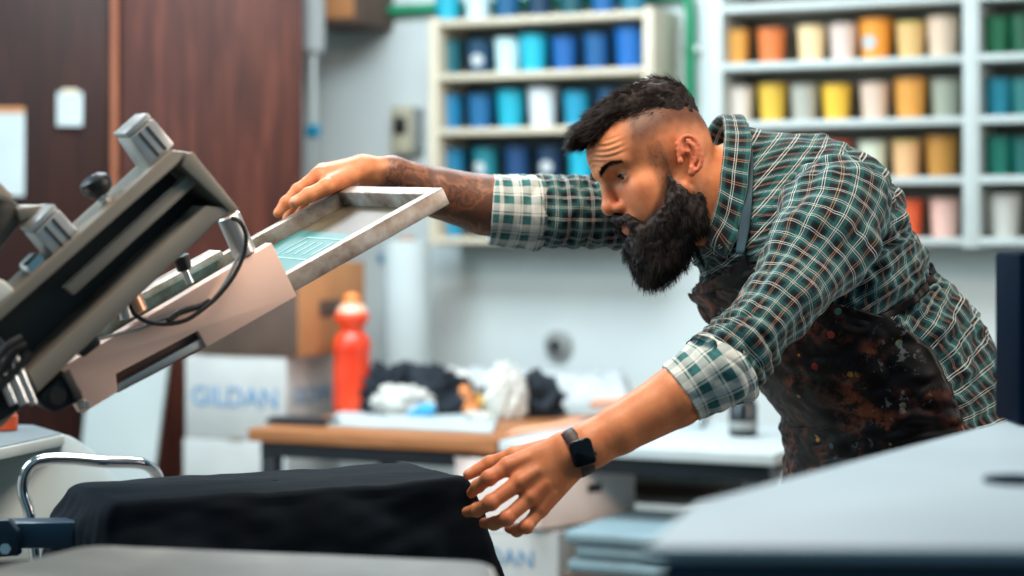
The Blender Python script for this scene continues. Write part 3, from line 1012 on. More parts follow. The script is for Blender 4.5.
def mesh_mat():
    t = NT('screen_mesh')
    g = t.noise(9, 4.0)
    t.set(color=t.ramp(g, [(0.3, srgb(62, 54, 42)), (0.55, srgb(88, 80, 62)), (0.75, srgb(112, 104, 84))]), rough=0.35, spec=0.6)
    return t.m
M['screen_mesh'] = mesh_mat()
M['stencil'] = plain('teal_stencil_emulsion', srgb(36, 112, 112), 0.4, var=0.06)
M['stencil_mark'] = plain('pale_stencil_print', srgb(120, 180, 178), 0.45, var=0.05)

# ---- the screen frame
FW, FL_, B_ = 0.345, 0.575, 0.024
H_ = 0.028
t = thing('printing_screen', 'aluminium framed printing screen with teal stencil, held up in the press', 'printing screen', PF(-0.3, 0.17, -H_))
def PM(): return MB(MP)
rails = [((-FL_ / 2, B_ / 2, -H_ / 2), (FL_, B_, H_)), ((-FL_ / 2, FW - B_ / 2, -H_ / 2), (FL_, B_, H_)),
         ((-B_ / 2, FW / 2, -H_ / 2), (B_, FW - 2 * B_ + 0.002, H_)), ((-FL_ + B_ / 2, FW / 2, -H_ / 2), (B_, FW - 2 * B_ + 0.002, H_))]
for c, s in rails:
    PM().box(c, s, 0.0028).link('frame_rail', M['frame_alu'], t)
PM().box((-FL_ / 2, FW / 2, -0.0245), (FL_ - 2 * B_ + 0.004, FW - 2 * B_ + 0.004, 0.001)).link('screen_mesh', M['screen_mesh'], t)
sx0, sx1 = -0.475, -0.115
st = PM().box(((sx0 + sx1) / 2, FW / 2, -0.0233), (sx1 - sx0, FW - 2 * B_ - 0.02, 0.001), 0.0).link('stencil', M['stencil'], t)
mk = PM()
x0, x1, y0, y1 = -0.200, -0.135, 0.10, 0.24
def bar(xa, ya, xb, yb, w=0.0035):
    mk.box(((xa + xb) / 2, (ya + yb) / 2, -0.0225), (abs(xb - xa) + w, abs(yb - ya) + w, 0.0008))
bar(x0, y0, x1, y0); bar(x0, y1, x1, y1); bar(x0, y0, x0, y1); bar(x1, y0, x1, y1)
for i in range(4): bar(x0 + 0.016, y0 + 0.025 + i * 0.03, x1 - 0.016, y0 + 0.025 + i * 0.03, 0.006)
for i in range(5): bar(-0.28 - 0.03 * i, 0.07, -0.28 - 0.03 * i, 0.15 + 0.03 * (i % 3), 0.004)
mk.link('stencil_print', M['stencil_mark'], st)

# ---- print head: clamp plate, channel, cylinders, hoses, stand
t = thing('screen_printing_press', 'tilted grey and pink press head clamping the screen at left', 'printing press', (-1.15, 2.75, 0))
PRESS = t
poly = [(272, 243), (297, 296), (207, 347), (198, 331), (116, 374), (118, 392), (82, 414), (57, 370)]
MB().prism([pp_(x, y, -0.034) for x, y in poly], LAT * 0.022, 0.0015).link('clamp_plate', M['pink'], t)
MB().prism([pp_(x, y, -0.028) for x, y in [(207, 345), (203, 337), (118, 384), (119, 391)]], LAT * 0.012, 0.001).link('slot_rail', M['alu'], t)
MB().prism([pp_(x, y, -0.018) for x, y in [(210, 345), (200, 326), (110, 372), (118, 393)]], LAT * 0.006, 0.001).link('slot_backing', plain('brown_slot_backing', srgb(84, 60, 48), 0.5), t)
for x, y in ((84, 404), (270, 262), (284, 288), (70, 378)):
    a = pp_(x, y, -0.034)
    if x == 84: MB().cyl(a + LAT * 0.004, a - LAT * 0.008, 0.006, n=16, bev=0.001).link('screw', M['alu'], t)
# top clamp strip lying over the far rail
PM().box((-0.40, FW - 0.02, 0.0062), (0.30, 0.05, 0.012), 0.002).link('rear_clamp_bar', M['frame_alu'], t)

vf, vb = -0.125, -0.045
def chan(name, poly, v0, v1, mat, bev=0.0015):
    return MB().prism([pp_(x, y, v0) for x, y in poly], LAT * (v1 - v0), bev).link(name, mat, t)
chan('channel_web', [(-90, 390), (172, 155), (188, 155), (231, 210), (40, 388), (-60, 478)], vb - 0.006, vb, M['channel_web'])
chan('top_flange', [(-90, 386), (172, 150), (188, 152), (183, 160), (-90, 400)], vf, vb - 0.007, M['channel_edge'], 0.002)
chan('bottom_flange', [(-60, 462), (22, 379), (206, 206), (234, 208), (214, 224), (43, 388), (-60, 486)], vf, vb - 0.007, M['channel_edge'], 0.002)
chan('end_plate', [(187, 153), (193, 152), (239, 209), (233, 214), (182, 166)], vf - 0.004, vb, M['channel_edge'], 0.001)
chan('guide_bar', [(64, 288), (192, 171), (200, 172), (203, 179), (74, 296)], vf + 0.012, vf + 0.03, M['channel_edge'], 0.003)
for x, y in ((88, 276), (166, 205)):
    MB().cyl(pp_(x, y, vf + 0.03), pp_(x, y, vb - 0.004), 0.009, n=16).link('guide_spacer', M['blacksteel'], t)
MB().prism([pp_(x, y, vf + 0.02) for x, y in [(78, 345), (96, 330), (102, 344), (84, 358)]], LAT * 0.03, 0.003).link('hose_block', M['black'], t)

def cyl_block(poly, v0, v1):
    a = [np.array(pp_(x, y, v0)) for x, y in poly]        # left, top, right, bottom
    base = t
    body = MB().prism(a, LAT * (v1 - v0), 0.003).link('air_cylinder', M['alu'], base)
    # end cap on the upper left face and two grooves on the front
    d = nrm(a[1] - a[2]); w = a[0] - a[1]
    cap = [a[0] + d * 0.001, a[1] + d * 0.001, a[1] + d * 0.009, a[0] + d * 0.009]
    MB().prism([q + LAT * 0.003 for q in cap], LAT * (v1 - v0 - 0.006), 0.002).link('end_cap', M['alu'], body)
    for f in (0.3, 0.62):
        q0 = a[1] + w * f; L = a[2] - a[1]
        g = [q0 + L * 0.06, q0 + L * 0.94, q0 + w * 0.1 + L * 0.94, q0 + w * 0.1 + L * 0.06]
        MB().prism([q - LAT * 0.001 for q in g], LAT * 0.003).link('groove', M['channel_web'], body)
cyl_block([(130, 138), (153, 118), (175, 144), (152, 170)], -0.115, -0.06)
cyl_block([(35, 233), (59, 209), (87, 240), (60, 263)], -0.115, -0.06)

# knob
a = pp_(116, 216, -0.09); b = pp_(103, 198, -0.09); c = pp_(97, 187, -0.09); d = nrm(c - b)
kb = MB().cyl(a, b, 0.0055, n=16).cyl(a + (b - a) * 0.55, b, 0.009, n=6).link('knob_stem', M['chrome'], t)
Rk = Vector(d.tolist()).to_track_quat('Z', 'Y').to_matrix()
MB().lathe([(0.006, -0.012), (0.012, -0.012), (0.019, -0.004), (0.021, 0.004), (0.019, 0.011), (0.010, 0.016), (0.001, 0.017)], 28,
           Matrix.Translation(Vector(c.tolist())) @ Rk.to_4x4()).link('knob', M['black'], kb)
# white and chrome bits at the left edge
chan('mounting_bracket', [(26, 266), (40, 252), (52, 268), (38, 284)], -0.11, -0.07, M['chrome'], 0.004)
chan('hose_manifold', [(-30, 294), (2, 278), (18, 292), (8, 303), (-24, 322)], -0.12, -0.08, M['offwhite'], 0.006)
chan('second_channel', [(-90, 150), (0, 186), (20, 206), (47, 205), (50, 213), (22, 222), (-10, 262), (-90, 310)], -0.06, 0.03, M['channel'], 0.003)
chan('second_channel_edge', [(16, 208), (48, 204), (51, 214), (20, 221)], -0.075, -0.061, M['channel_edge'], 0.003)
chan('second_channel_flange', [(-90, 140), (-2, 180), (14, 196), (10, 204), (-90, 172)], -0.09, -0.061, M['channel_edge'], 0.003)
# lower pivot block, rods and hoses
chan('pivot_block', [(40, 394), (70, 372), (84, 394), (76, 404), (56, 413), (44, 408)], -0.12, -0.04, M['blacksteel'], 0.004)
a = pp_(58, 396, -0.125)
MB().cyl(a, a + LAT * 0.01, 0.011, n=20).link('pivot_hole', M['rubber'], t)
chan('pivot_clip', [(62, 374), (70, 369), (84, 398), (77, 403)], -0.127, -0.121, M['channel_web'], 0.002)
for x0_, x1_, r_ in ((2, 24, 0.008), (12, 34, 0.006), (-8, 13, 0.007)):
    MB().cyl(pp_(x0_, 352, -0.14), pp_(x1_, 404, -0.14), r_, n=18, bev=0.001).link('slide_rod', M['chrome'], t)
chan('rod_clamp', [(-60, 372), (0, 336), (26, 366), (40, 392), (30, 404), (-60, 460)], -0.128, -0.05, M['blacksteel'], 0.004)
for k, pts in enumerate(([(-40, 396), (0, 372), (14, 352), (26, 344)], [(-40, 414), (0, 386), (20, 366), (30, 352)], [(-40, 380), (-8, 362), (8, 346), (22, 338)])):
    MB().tube([pp_(x, y, -0.15 - 0.006 * k) for x, y in pts], 0.0055, 10).link('hose', M['rubber'], t)
# fittings on the clamp plate
def vcyl(p0, p1, v, r, mat, name):
    return MB().cyl(pp_(*p0, v), pp_(*p1, v), r, n=28, bev=0.002).link(name, mat, t)
f1 = vcyl((245, 254), (228, 215), -0.02, 0.0165, M['alu'], 'air_fitting')
MB().cyl(pp_(229, 217, -0.02), pp_(226, 210, -0.02), 0.012, n=24, bev=0.001).link('fitting_cap', M['copper'], f1)
f2 = vcyl((139, 312), (131, 294), -0.02, 0.0125, M['copper'], 'air_fitting')
MB().cyl(pp_(127, 318, -0.02), pp_(124, 306, -0.02), 0.009, n=20).link('fitting_cap', M['alu'], f2)
rd = MB().cyl(pp_(190, 283, -0.02), pp_(184, 268, -0.02), 0.006, n=16).link('plunger', M['chrome'], t)
MB().cyl(pp_(185, 270, -0.02), pp_(180, 256, -0.02), 0.010, 0.012, n=20, bev=0.001).link('plunger_cap', M['black'], rd)
MB().tube([pp_(x, y, v) for x, y, v in ((128, 298, -0.045), (134, 313, -0.055), (146, 321, -0.06), (165, 324, -0.06), (186, 320, -0.06), (203, 309, -0.058), (218, 296, -0.055),
          (233, 277, -0.055), (243, 256, -0.055), (246, 236, -0.055), (240, 222, -0.05), (232, 218, -0.04))], 0.0032, 10).link('cable', M['rubber'], t)
MB().tube([pp_(x, y, v) for x, y, v in ((96, 340, -0.06), (118, 334, -0.05), (140, 328, -0.046), (170, 317, -0.044), (196, 309, -0.044), (206, 306, -0.044), (222, 288, -0.044), (240, 254, -0.044))], 0.0024, 10).link(
    'cable', M['grey'], t)
MB().tube([pp_(x, y, v) for x, y, v in ((168, 321, -0.06), (182, 311, -0.055), (200, 306, -0.05), (210, 301, -0.05))], 0.0042, 10).link('cable_sleeve', M['rubber'], t)
# stand outside the left edge of the photograph
MB().box((-1.15, 2.62, 0.5), (0.14, 0.14, 1.0), 0.006).box((-1.15, 2.62, 0.02), (0.5, 0.5, 0.04), 0.006).link('stand_column', M['navy'], t)
MB().prism([(-1.2, 2.6, 0.96), (-1.2, 2.72, 0.96), (-0.76, 2.72, 1.02), (-0.76, 2.6, 1.02)], (0, 0, 0.08), 0.004).link('stand_arm', M['blacksteel'], t)

# ================================================================== platen and the black T-shirt on it
ZP = CAMZ - 0.36
def zpt(px, py, z=ZP): return onplane(px, py, (0, 0, z), (0, 0, 1))
CORN = [zpt(115, 503), zpt(470, 478), zpt(410, 462), zpt(75, 482)]        # near left, near right, far right, far left


def rounded_loop(C, r, per=10, edge=16):
    """Closed loop through the corners C (xy), each rounded by r."""
    out = []
    n = len(C)
    for i in range(n):
        p, a, b = C[i][:2], C[i - 1][:2], C[(i + 1) % n][:2]
        da, db = nrm(a - p), nrm(b - p)
        s, e = p + da * r, p + db * r
        for k in range(per + 1):
            u = k / per
            out.append((1 - u) ** 2 * s + 2 * u * (1 - u) * p + u * u * e)
        nx = C[(i + 1) % n][:2]
        e2 = nx + nrm(p - nx) * r
        for k in range(1, edge): out.append(e + (e2 - e) * k / edge)
    return np.array(out)


def drape(C, z, r, drop, flare, seed, amp, rows=34, er=0.008, fold=None):
    loop = rounded_loop(C, r, 12, 40)
    c = loop.mean(0)
    nx = np.roll(loop, -1, 0) - np.roll(loop, 1, 0); nx = np.stack([nx[:, 1], -nx[:, 0]], -1); nx /= np.linalg.norm(nx, axis=1, keepdims=True)
    if np.mean(np.sum((loop - c) * nx, 1)) < 0: nx = -nx
    s = np.concatenate([[0], np.cumsum(np.linalg.norm(np.diff(loop, axis=0), axis=1))])
    rng = np.random.default_rng(seed)
    ws = sum(rng.uniform(.5, 1) * np.sin(s * k + rng.uniform(0, 6)) for k in (11, 17, 29, 43)) / 2.4
    V = []
    for f in np.linspace(0.02, 1, 12)[:-1]:
        q = c + (loop - c) * f
        V.append(np.c_[q, np.full(len(q), z)])
    for a in np.linspace(0, math.pi / 2, 6):
        q = loop - nx * er + nx * er * math.sin(a)
        V.append(np.c_[q, np.full(len(q), z - er + er * math.cos(a))])
    for g in np.linspace(0, 1, rows)[1:]:
        off = flare * g ** 1.2 + amp * ws * g ** 0.8
        q = loop + nx * off[:, None]
        V.append(np.c_[q, np.full(len(q), z - er - drop * g)])
    V = np.array(V)
    wv = Waves(seed + 9, 9, 16); wb = Waves(seed + 4, 26, 16)
    a = wv(V.reshape(-1, 3)).reshape(V.shape[:2]); b = wb(V.reshape(-1, 3)).reshape(V.shape[:2])
    V[..., 2] += 0.0010 * a + 0.0004 * b
    V[17:, :, :2] += nx[None] * (0.003 * a[17:] + 0.0012 * b[17:])[..., None]
    if fold is not None: V = fold(V)
    return V


def tee_mat(name, c, sheen=0.5):
    t = NT(name)
    g = t.noise(14, 5.0)
    t.set(color=t.ramp(g, [(0.3, tuple(x * .8 for x in c[:3]) + (1,)), (0.7, tuple(x * 1.25 for x in c[:3]) + (1,))]), rough=0.8, sheen=sheen, spec=0.12)
    t.b.inputs['Sheen Roughness'].default_value = 0.35
    t.b.inputs['Sheen Tint'].default_value = srgb(150, 190, 205)
    t.bump(t.noise(420, 3.0), 0.25, 0.001)
    return t.m
M['tee'] = tee_mat('black_cotton', srgb(13, 22, 31), 0.07)
cc = sum(CORN) / 4
tee = thing('t_shirt', 'black T-shirt stretched over the printing board in front of the man', 't-shirt', (cc[0], cc[1], ZP))
handle_pt = W(470, 498, 2.885)
def pull(V):
    d = np.linalg.norm(V - handle_pt, axis=2)
    g = np.exp(-(d / 0.05) ** 2)
    V[..., 2] += 0.006 * g
    # cloth hanging past the right hand end
    endd = (V[..., 0] - CORN[1][0]) * HX[0] + (V[..., 1] - CORN[1][1]) * HX[1]
    low = np.clip((ZP - V[..., 2]) / 0.2, 0, 1)
    V[..., 0] += np.where(endd > -0.03, 0.075 * low ** 0.8, 0)
    # the left hand end slopes away and flares at the far corner
    q = V - CORN[0]; along = q[..., 0] * HX[0] + q[..., 1] * HX[1]; lat_ = np.clip((q[..., 0] * LAT[0] + q[..., 1] * LAT[1]) / 0.24, 0, 1.2)
    g2 = np.where(along < 0.03, 1.0, np.exp(-((along - 0.03) / 0.04) ** 2)) * np.clip((ZP - V[..., 2]) / 0.05, 0, 1) ** 0.7
    V[..., 0] -= g2 * (0.012 + 0.035 * lat_)
    return V
Vt = drape(CORN, ZP, 0.02, 0.24, 0.012, 5, 0.010, fold=pull)
link('cloth', mesh_arrays('cloth', Vt.reshape(-1, 3), grid_quads(Vt.shape[0], Vt.shape[1], True)), M['tee'], tee)
# sleeve bunched at the left end
L0 = W(92, 500, 2.76)
hem = Vt[-1]
hp = np.vstack([hem, hem[:1]])
MB().tube(hp[::3] + [0, 0, 0.002], 0.004, 6, 2).link('hem', M['tee'], tee)

plat = thing('press_platen', 'printing board under the black T-shirt on a navy blue arm', 'platen', (cc[0], cc[1], 0))
CI = [np.array([*(cc[:2] + (c[:2] - cc[:2]) * 0.955)]) for c in CORN]
MB().prism([np.array([*c, ZP - 0.022]) for c in CI], (0, 0, 0.018), 0.003).link('board', M['alu'], plat)
a0, a1 = W(150, 532, 2.78), W(-70, 534, 2.74)
d = nrm(a1 - a0)
Ma = Matrix.Translation(Vector(((a0 + a1) / 2).tolist())) @ Vector(d.tolist()).to_track_quat('X', 'Z').to_matrix().to_4x4()
M['arm_blue'] = plain('teal_navy_arm_paint', srgb(22, 62, 88), 0.35, var=0.08)
MB().box((0, 0, 0), (np.linalg.norm(a1 - a0), 0.05, 0.036), 0.004, M=Ma).link('arm', M['arm_blue'], plat)
br = MB().prism([W(x, y, 2.70) for x, y in ((-60, 520), (8, 520), (18, 532), (19, 556), (-60, 562))], (0, 0.02, 0), 0.003).link('bracket', M['navy'], plat)
MB().cyl(W(5, 549, 2.705), W(5, 549, 2.69), 0.008, n=6).link('bolt', M['chrome'], br)
MB().box((cc[0], cc[1], 0.02), (0.3, 0.3, 0.04), 0.005).box((cc[0], cc[1], (ZP - 0.03) / 2), (0.07, 0.07, ZP - 0.06), 0.004).link('pedestal', M['navy_dark'], plat)

# ---- nearer platen at the bottom edge
def platen_mat():
    t = NT('grey_platen_rubber')
    g = t.noise(5, 6.0, 0.65)
    t.set(color=t.ramp(g, [(0.35, srgb(86, 94, 96)), (0.55, srgb(106, 112, 112)), (0.72, srgb(150, 152, 148))]), rough=0.5)
    return t.m
C2 = [zpt(-60, 640), zpt(520, 640), zpt(492, 562), zpt(88, 545), zpt(-60, 580)]
c2 = sum(C2) / 5
t = thing('press_platen', 'nearest grey printing board along the bottom edge of the photo', 'platen', (c2[0], c2[1], 0))
lp2 = rounded_loop(C2, 0.03, 8, 2)
MB().prism([np.array([*p, ZP - 0.02]) for p in lp2], (0, 0, 0.0185), 0.0025).link('board', M['alu'], t)
lp3 = c2[:2] + (lp2 - c2[:2]) * 0.985
MB().prism([np.array([*p, ZP - 0.0014]) for p in lp3], (0, 0, 0.002), 0.0006).link('rubber_pad', platen_mat(), t)
MB().box((c2[0], c2[1], ZP - 0.05), (0.5, 0.06, 0.05), 0.004).box((c2[0], c2[1], (ZP - 0.08) / 2), (0.08, 0.08, ZP - 0.08), 0.004).box((c2[0], c2[1], 0.02), (0.34, 0.34, 0.04), 0.004).link('support', M['navy'], t)

# ---- station at the left edge
C3 = [zpt(66, 433), zpt(0, 447), zpt(-150, 470), zpt(-150, 424), zpt(34, 424)]
c3 = sum(C3) / 5
t = thing('press_platen', 'pale edged printing board at the left edge with a bent chrome tube', 'platen', (c3[0], c3[1], 0))
l3 = rounded_loop(C3, 0.015, 5, 2)
MB().prism([np.array([*p, ZP - 0.022]) for p in l3], (0, 0, 0.0195), 0.003).link('board', M['offwhite'], t)
l4 = c3[:2] + (l3 - c3[:2]) * 0.97
MB().prism([np.array([*p, ZP - 0.0024]) for p in l4], (0, 0, 0.002), 0.0005).link('rubber_pad', plain('blue_grey_rubber', srgb(92, 106, 112), 0.6), t)
MB().tube([W(x, y, D) for x, y, D in ((44, 640, 3.3), (36, 560, 3.3), (30, 515, 3.3), (23, 490, 3.3), (27, 470, 3.3), (42, 460, 3.31), (72, 459, 3.33), (105, 462, 3.35), (138, 463, 3.38), (151, 468, 3.4), (158, 478, 3.42), (160, 500, 3.42), (162, 560, 3.42))],
          0.0098, 14).link('bent_tube', M['chrome'], t)
MB().box((c3[0] - 0.1, c3[1], (ZP - 0.03) / 2), (0.08, 0.08, ZP - 0.03), 0.004).box((c3[0] - 0.1, c3[1], 0.02), (0.3, 0.3, 0.04), 0.004).link('pedestal', M['navy_dark'], t)
pb_ = np.array([W(6, 425, 3.60)[0], 3.60, ZP + 0.0002])
sb = thing('small_bottle', 'small orange bottle with white cap at the left photo edge', 'bottle', pb_)
lp(MB().lathe([(.019, 0), (.021, .002), (.021, .026), (.016, .032)], 28), 'body', plain('orange_bottle', srgb(206, 84, 44), 0.4), sb)
lp(MB().lathe([(.0165, .0315), (.0165, .058), (.013, .062), (.001, .063)], 24), 'cap', M['offwhite'], sb)
t = thing('cloth', 'pale grey cloth hanging below the board at the left edge', 'cloth', W(30, 520, 3.62))
n, m = 50, 40
top = np.array([W(x, y, D) for x, y, D in ((-80, 446, 3.44), (0, 446, 3.46), (60, 434, 3.58), (96, 452, 3.78))])
bot = np.array([W(x, y, D) for x, y, D in ((-90, 560, 3.36), (20, 560, 3.38), (118, 556, 3.56), (150, 548, 3.82))])
tt_, bb_ = spline(top, 17)[:n], spline(bot, 17)[:n]
n = len(tt_)
V = np.zeros((n, m, 3))
for j in range(m):
    v = j / (m - 1)
    V[:, j] = tt_ * (1 - v) + bb_ * v
    V[:, j, 0] += 0.02 * math.sin(v * math.pi) * np.linspace(0, 1, n)
wv = Waves(77, 4, 12)
V[..., 1] += 0.015 * wv(V.reshape(-1, 3)).reshape(n, m) * np.linspace(0.2, 1, m)[None]
me = mesh_arrays('cloth', V.reshape(-1, 3), grid_quads(n, m, False))
o = link('fabric', me, plain('pale_cloth', srgb(158, 170, 170), 0.85, var=0.04), t)
md = o.modifiers.new('t', 'SOLIDIFY'); md.thickness = 0.004

# ================================================================== machine housing in the right foreground
ZH = CAMZ - 0.236
def hz(px, py): return onplane(px, py, (0, 0, ZH), (0, 0, 1))
p0, p1, p2 = hz(642, 546), hz(694, 502), hz(1024, 415)
d = (p2 - p1); p3 = p2 + d * 0.45
poly = [p0, p1, p3, np.array([1.7, p3[1], ZH]), np.array([1.7, p0[1] - 0.03, ZH])]
t = thing('machine_housing', 'large navy machine housing with pale top in the right foreground', 'machine', np.array([1.0, 2.0, 0]))
def shrink(P, k):
    c = sum(P) / len(P); return [c + (p - c) * k for p in P]
MB().prism([p * [1, 1, 0] + [0, 0, 0.06] for p in shrink(poly, 0.985)], (0, 0, ZH - 0.012 - 0.06), 0.012).link('body', M['navy'], t)
MB().prism([p - [0, 0, 0.012] for p in poly], (0, 0, 0.012), 0.005).link('top_plate', M['paleblue'], t)
MB().prism([p * [1, 1, 0] for p in shrink(poly, 0.93)], (0, 0, 0.06), 0.004).link('plinth', M['black'], t)
h = hz(1016, 482)
MB().lathe([(0.03, 0), (0.03, 0.004), (0.024, 0.005)], 28, Matrix.Translation(Vector(h.tolist()))).link('hole_ring', M['navy_dark'], t)
t = thing('control_cabinet', 'tall dark navy cabinet standing on the pale top at the right edge', 'cabinet', (0.72, 2.46, ZH))
MB().box((0.608 + 0.15, 2.46, ZH + 0.105), (0.30, 0.12, 0.209), 0.006).link('cabinet_body', M['navy_dark'], t)
MB().box((0.608 + 0.15, 2.397, ZH + 0.105), (0.26, 0.008, 0.17), 0.003).link('front_panel', M['navy_dark'], t)
# ================================================================== the man
HR = np.array([[-0.88041348, -0.3204443, -0.34955338], [0.27224813, -0.94510805, 0.18069791], [-0.38826932, 0.06392363, 0.91932622]])
HS = 1.0
HO = np.array([0.2419, 3.2, CAMZ + 0.0966])


def Hd(F, L, U): return HO + HS * (np.array([F, L, U]) @ HR)


def canon(P): return ((P - HO) / HS) @ HR.T


def hcone(a, b, ra, rb=None): return cone(Hd(*a), Hd(*b), ra * HS, (ra if rb is None else rb) * HS)
def hball(a, r): return ball(Hd(*a), r * HS)
def hell(a, r, R=None): return ell(Hd(*a), np.array(r) * HS, HR if R is None else R @ HR)
def both(fn):
    return [fn(1), fn(-1)]
def rotU(a):   # turn about the head's up axis
    c, s = math.cos(a), math.sin(a)
    return np.array([[c, s, 0], [-s, c, 0], [0, 0, 1]])
def rotL(a):
    c, s = math.cos(a), math.sin(a)
    return np.array([[c, 0, s], [0, 1, 0], [-s, 0, c]])

EYE = (0.0735, 0.0335, 0.0125)
head = Field(0.012)
head.add(hell((.004, 0, .045), (.097, .0765, .084)), k=0.01)
head.add(hell((-.035, 0, .015), (.052, .062, .055)), k=0.02)
head.add(hell((.045, 0, .053), (.062, .062, .052)), k=0.02)
head.add(hell((.038, 0, -.025), (.058, .056, .080)), k=0.02)
head.add(*both(lambda s: hcone((.004, s * .056, -.045), (.070, s * .018, -.092), .017, .016)), k=0.02)
head.add(hball((.084, 0, -.092), .017), k=0.015)
head.add(*both(lambda s: hell((.058, s * .045, -.016), (.022, .0165, .017))), k=0.022)                       # cheekbones
head.add(*both(lambda s: hcone((.1005, s * .010, .031), (.074, s * .049, .034), .0105, .0075)), k=0.010)    # brow ridge
head.add(*both(lambda s: hell((.058, s * .034, -.045), (.026, .022, .030))), k=0.022)
head.sub(*both(lambda s: hell((.102, s * .0345, .0100), (.021, .0185, .0130))), k=0.012)                   # sockets
head.add(hcone((.0965, 0, .022), (.1105, 0, -.020), .0085, .0095), k=0.010)                                    # nose
head.add(hball((.1115, 0, -.0255), .0118), k=0.007)
head.add(*both(lambda s: hell((.099, s * .0130, -.031), (.0115, .0075, .0085))), k=0.006)
head.sub(*both(lambda s: hell((.1045, s * .0068, -.0395), (.006, .0035, .0045))), k=0.003)
head.add(hell((.078, 0, -.058), (.026, .030, .022)), k=0.012)                                                # muzzle
head.add(hcone((.0965, -.010, -.0565), (.0965, .010, -.0565), .006), k=0.006)
head.add(hcone((.0945, -.010, -.0665), (.0945, .010, -.0665), .0068), k=0.006)
head.sub(hcone((.104, -.020, -.0615), (.104, .020, -.0615), .0015), k=0.004)
# lids with an opening the eyeball shows through
head.add(*both(lambda s: hball((EYE[0], s * EYE[1], EYE[2]), .0139)), k=0.0035)
head.add(*both(lambda s: hcone((EYE[0] + .0085, s * (EYE[1] - .011), EYE[2] + .0085), (EYE[0] + .0045, s * (EYE[1] + .011), EYE[2] + .0080), .0026)), k=0.004)
head.sub(*both(lambda s: hell((EYE[0] + .0115, s * (EYE[1] + .0005), EYE[2] - .0012), (.013, .0112, .0046), rotU(s * 0.12))), k=0.0012)


def forehead(P):
    q = canon(P)
    w = sstep(.062, .085, q[:, 0]) * sstep(.040, .046, q[:, 2]) * (1 - sstep(.070, .078, q[:, 2]))
    arch = q[:, 2] + 0.35 * np.abs(q[:, 1] - 0.0) ** 1.5 - 0.006 * np.cos(q[:, 1] * 60)
    return w * 0.0011 * np.sin(arch * 2 * math.pi / 0.0088)
head.disp(forehead, Hd(.08, 0, .055), .07)


def ear(s):
    e = Field(0.004)
    def pt(a, k=1.0, out=0.0):
        c, n = math.cos(a), math.sin(a)
        F = -.016 + (.0165 * c - .004 * n) * k
        return (F, s * (.0765 + (.0080 - .0065 * c) * 1.0 + out), .0015 + .0285 * n * k)
    aa = np.radians(np.linspace(-10, 255, 15))
    for a, b in zip(aa[:-1], aa[1:]):
        e.add(hcone(pt(a), pt(b), .0036), k=0.002)
    bb = np.radians(np.linspace(55, 240, 9))
    for a, b in zip(bb[:-1], bb[1:]):
        e.add(hcone(pt(a, .60, -.002), pt(b, .60, -.002), .0030), k=0.003)
    R_ = rotU(s * 0.42)
    e.add(hell((-.016, s * .0795, .001), (.0150, .0055, .0270), R_), k=0.004)
    e.add(hball((-.0085, s * .0785, -.0265), .0064), k=0.006)
    e.add(hball((.0015, s * .0785, -.0035), .0048), k=0.004)
    e.sub(hell((-.0095, s * .0865, -.0045), (.0072, .0090, .0120)), k=0.004)
    e.sub(hell((-.014, s * .0870, .015), (.0055, .005, .0075)), k=0.004)
    return e.bounds()
head.add(ear(1), ear(-1), k=0.006)

# ---- trunk and arms (hidden below the clothes), neck
NB = W(748, 182, 3.25)
SL, SR = W(836, 222, 3.08), W(694, 205, 3.42)
ELn, WRn = W(718, 368, 2.90), W(566, 454, 2.845)
ELf, WRf = W(540, 213, 3.36), W(364, 172, 3.275)
PEL = W(884, 415, 3.285)
trunk = Field(0.03)
trunk.add(cone(Hd(-.030, 0, -.050), NB, .058, .066), k=0.03)
trunk.add(cone(Hd(.02, 0, -.075), W(728, 215, 3.22), .045, .05), k=0.03)
CH = W(795, 250, 3.255)
trunk.add(cone(NB, CH, .065, .09), cone(CH, W(846, 340, 3.275), .09, .095), cone(W(846, 340, 3.275), PEL, .095, .11))
trunk.add(cone(NB, SL + [0, .03, -.02], .035, .030), cone(NB, SR + [0, -.02, -.02], .035, .030), k=0.015)
arm_n = Field(0.012)
arm_n.add(cone(SL + [0, .03, -.02], W(778, 290, 2.98), .034, .040), cone(W(778, 290, 2.98), ELn, .040, .038), k=0.006)
arm_n.add(cone(ELn, W(676, 397, 2.885), .038, .0435), cone(W(676, 397, 2.885), W(618, 430, 2.862), .0435, .0350), cone(W(618, 430, 2.862), W(588, 446, 2.850), .0350, .0318), cone(W(588, 446, 2.850), W(570, 455, 2.848), .0318, .0258), k=0.006)
arm_n.add(cone(W(592, 437, 2.855), W(564, 446, 2.850), .0215, .0185), cone(W(597, 450, 2.85), W(572, 464, 2.848), .021, .0175), k=0.010)
arm_f = Field(0.012)
arm_f.add(cone(SR + [0, -.02, -.02], W(616, 212, 3.40), .040, .043), cone(W(616, 212, 3.40), ELf, .043, .045), k=0.006)
arm_f.add(cone(ELf, W(485, 205, 3.345), .047, .050), cone(W(485, 205, 3.345), W(440, 193, 3.325), .050, .043), cone(W(440, 193, 3.325), W(392, 174, 3.29), .040, .029),
          cone(W(392, 174, 3.29), WRf, .029, .026), k=0.008)


def finger(J, r, k=0.004):
    f = Field(k)
    for i in range(len(J) - 1): f.add(cone(J[i], J[i + 1], r[i], r[i + 1]))
    for i in range(1, len(J) - 1): f.add(ball(J[i], r[i] * 1.06))
    return f.bounds()


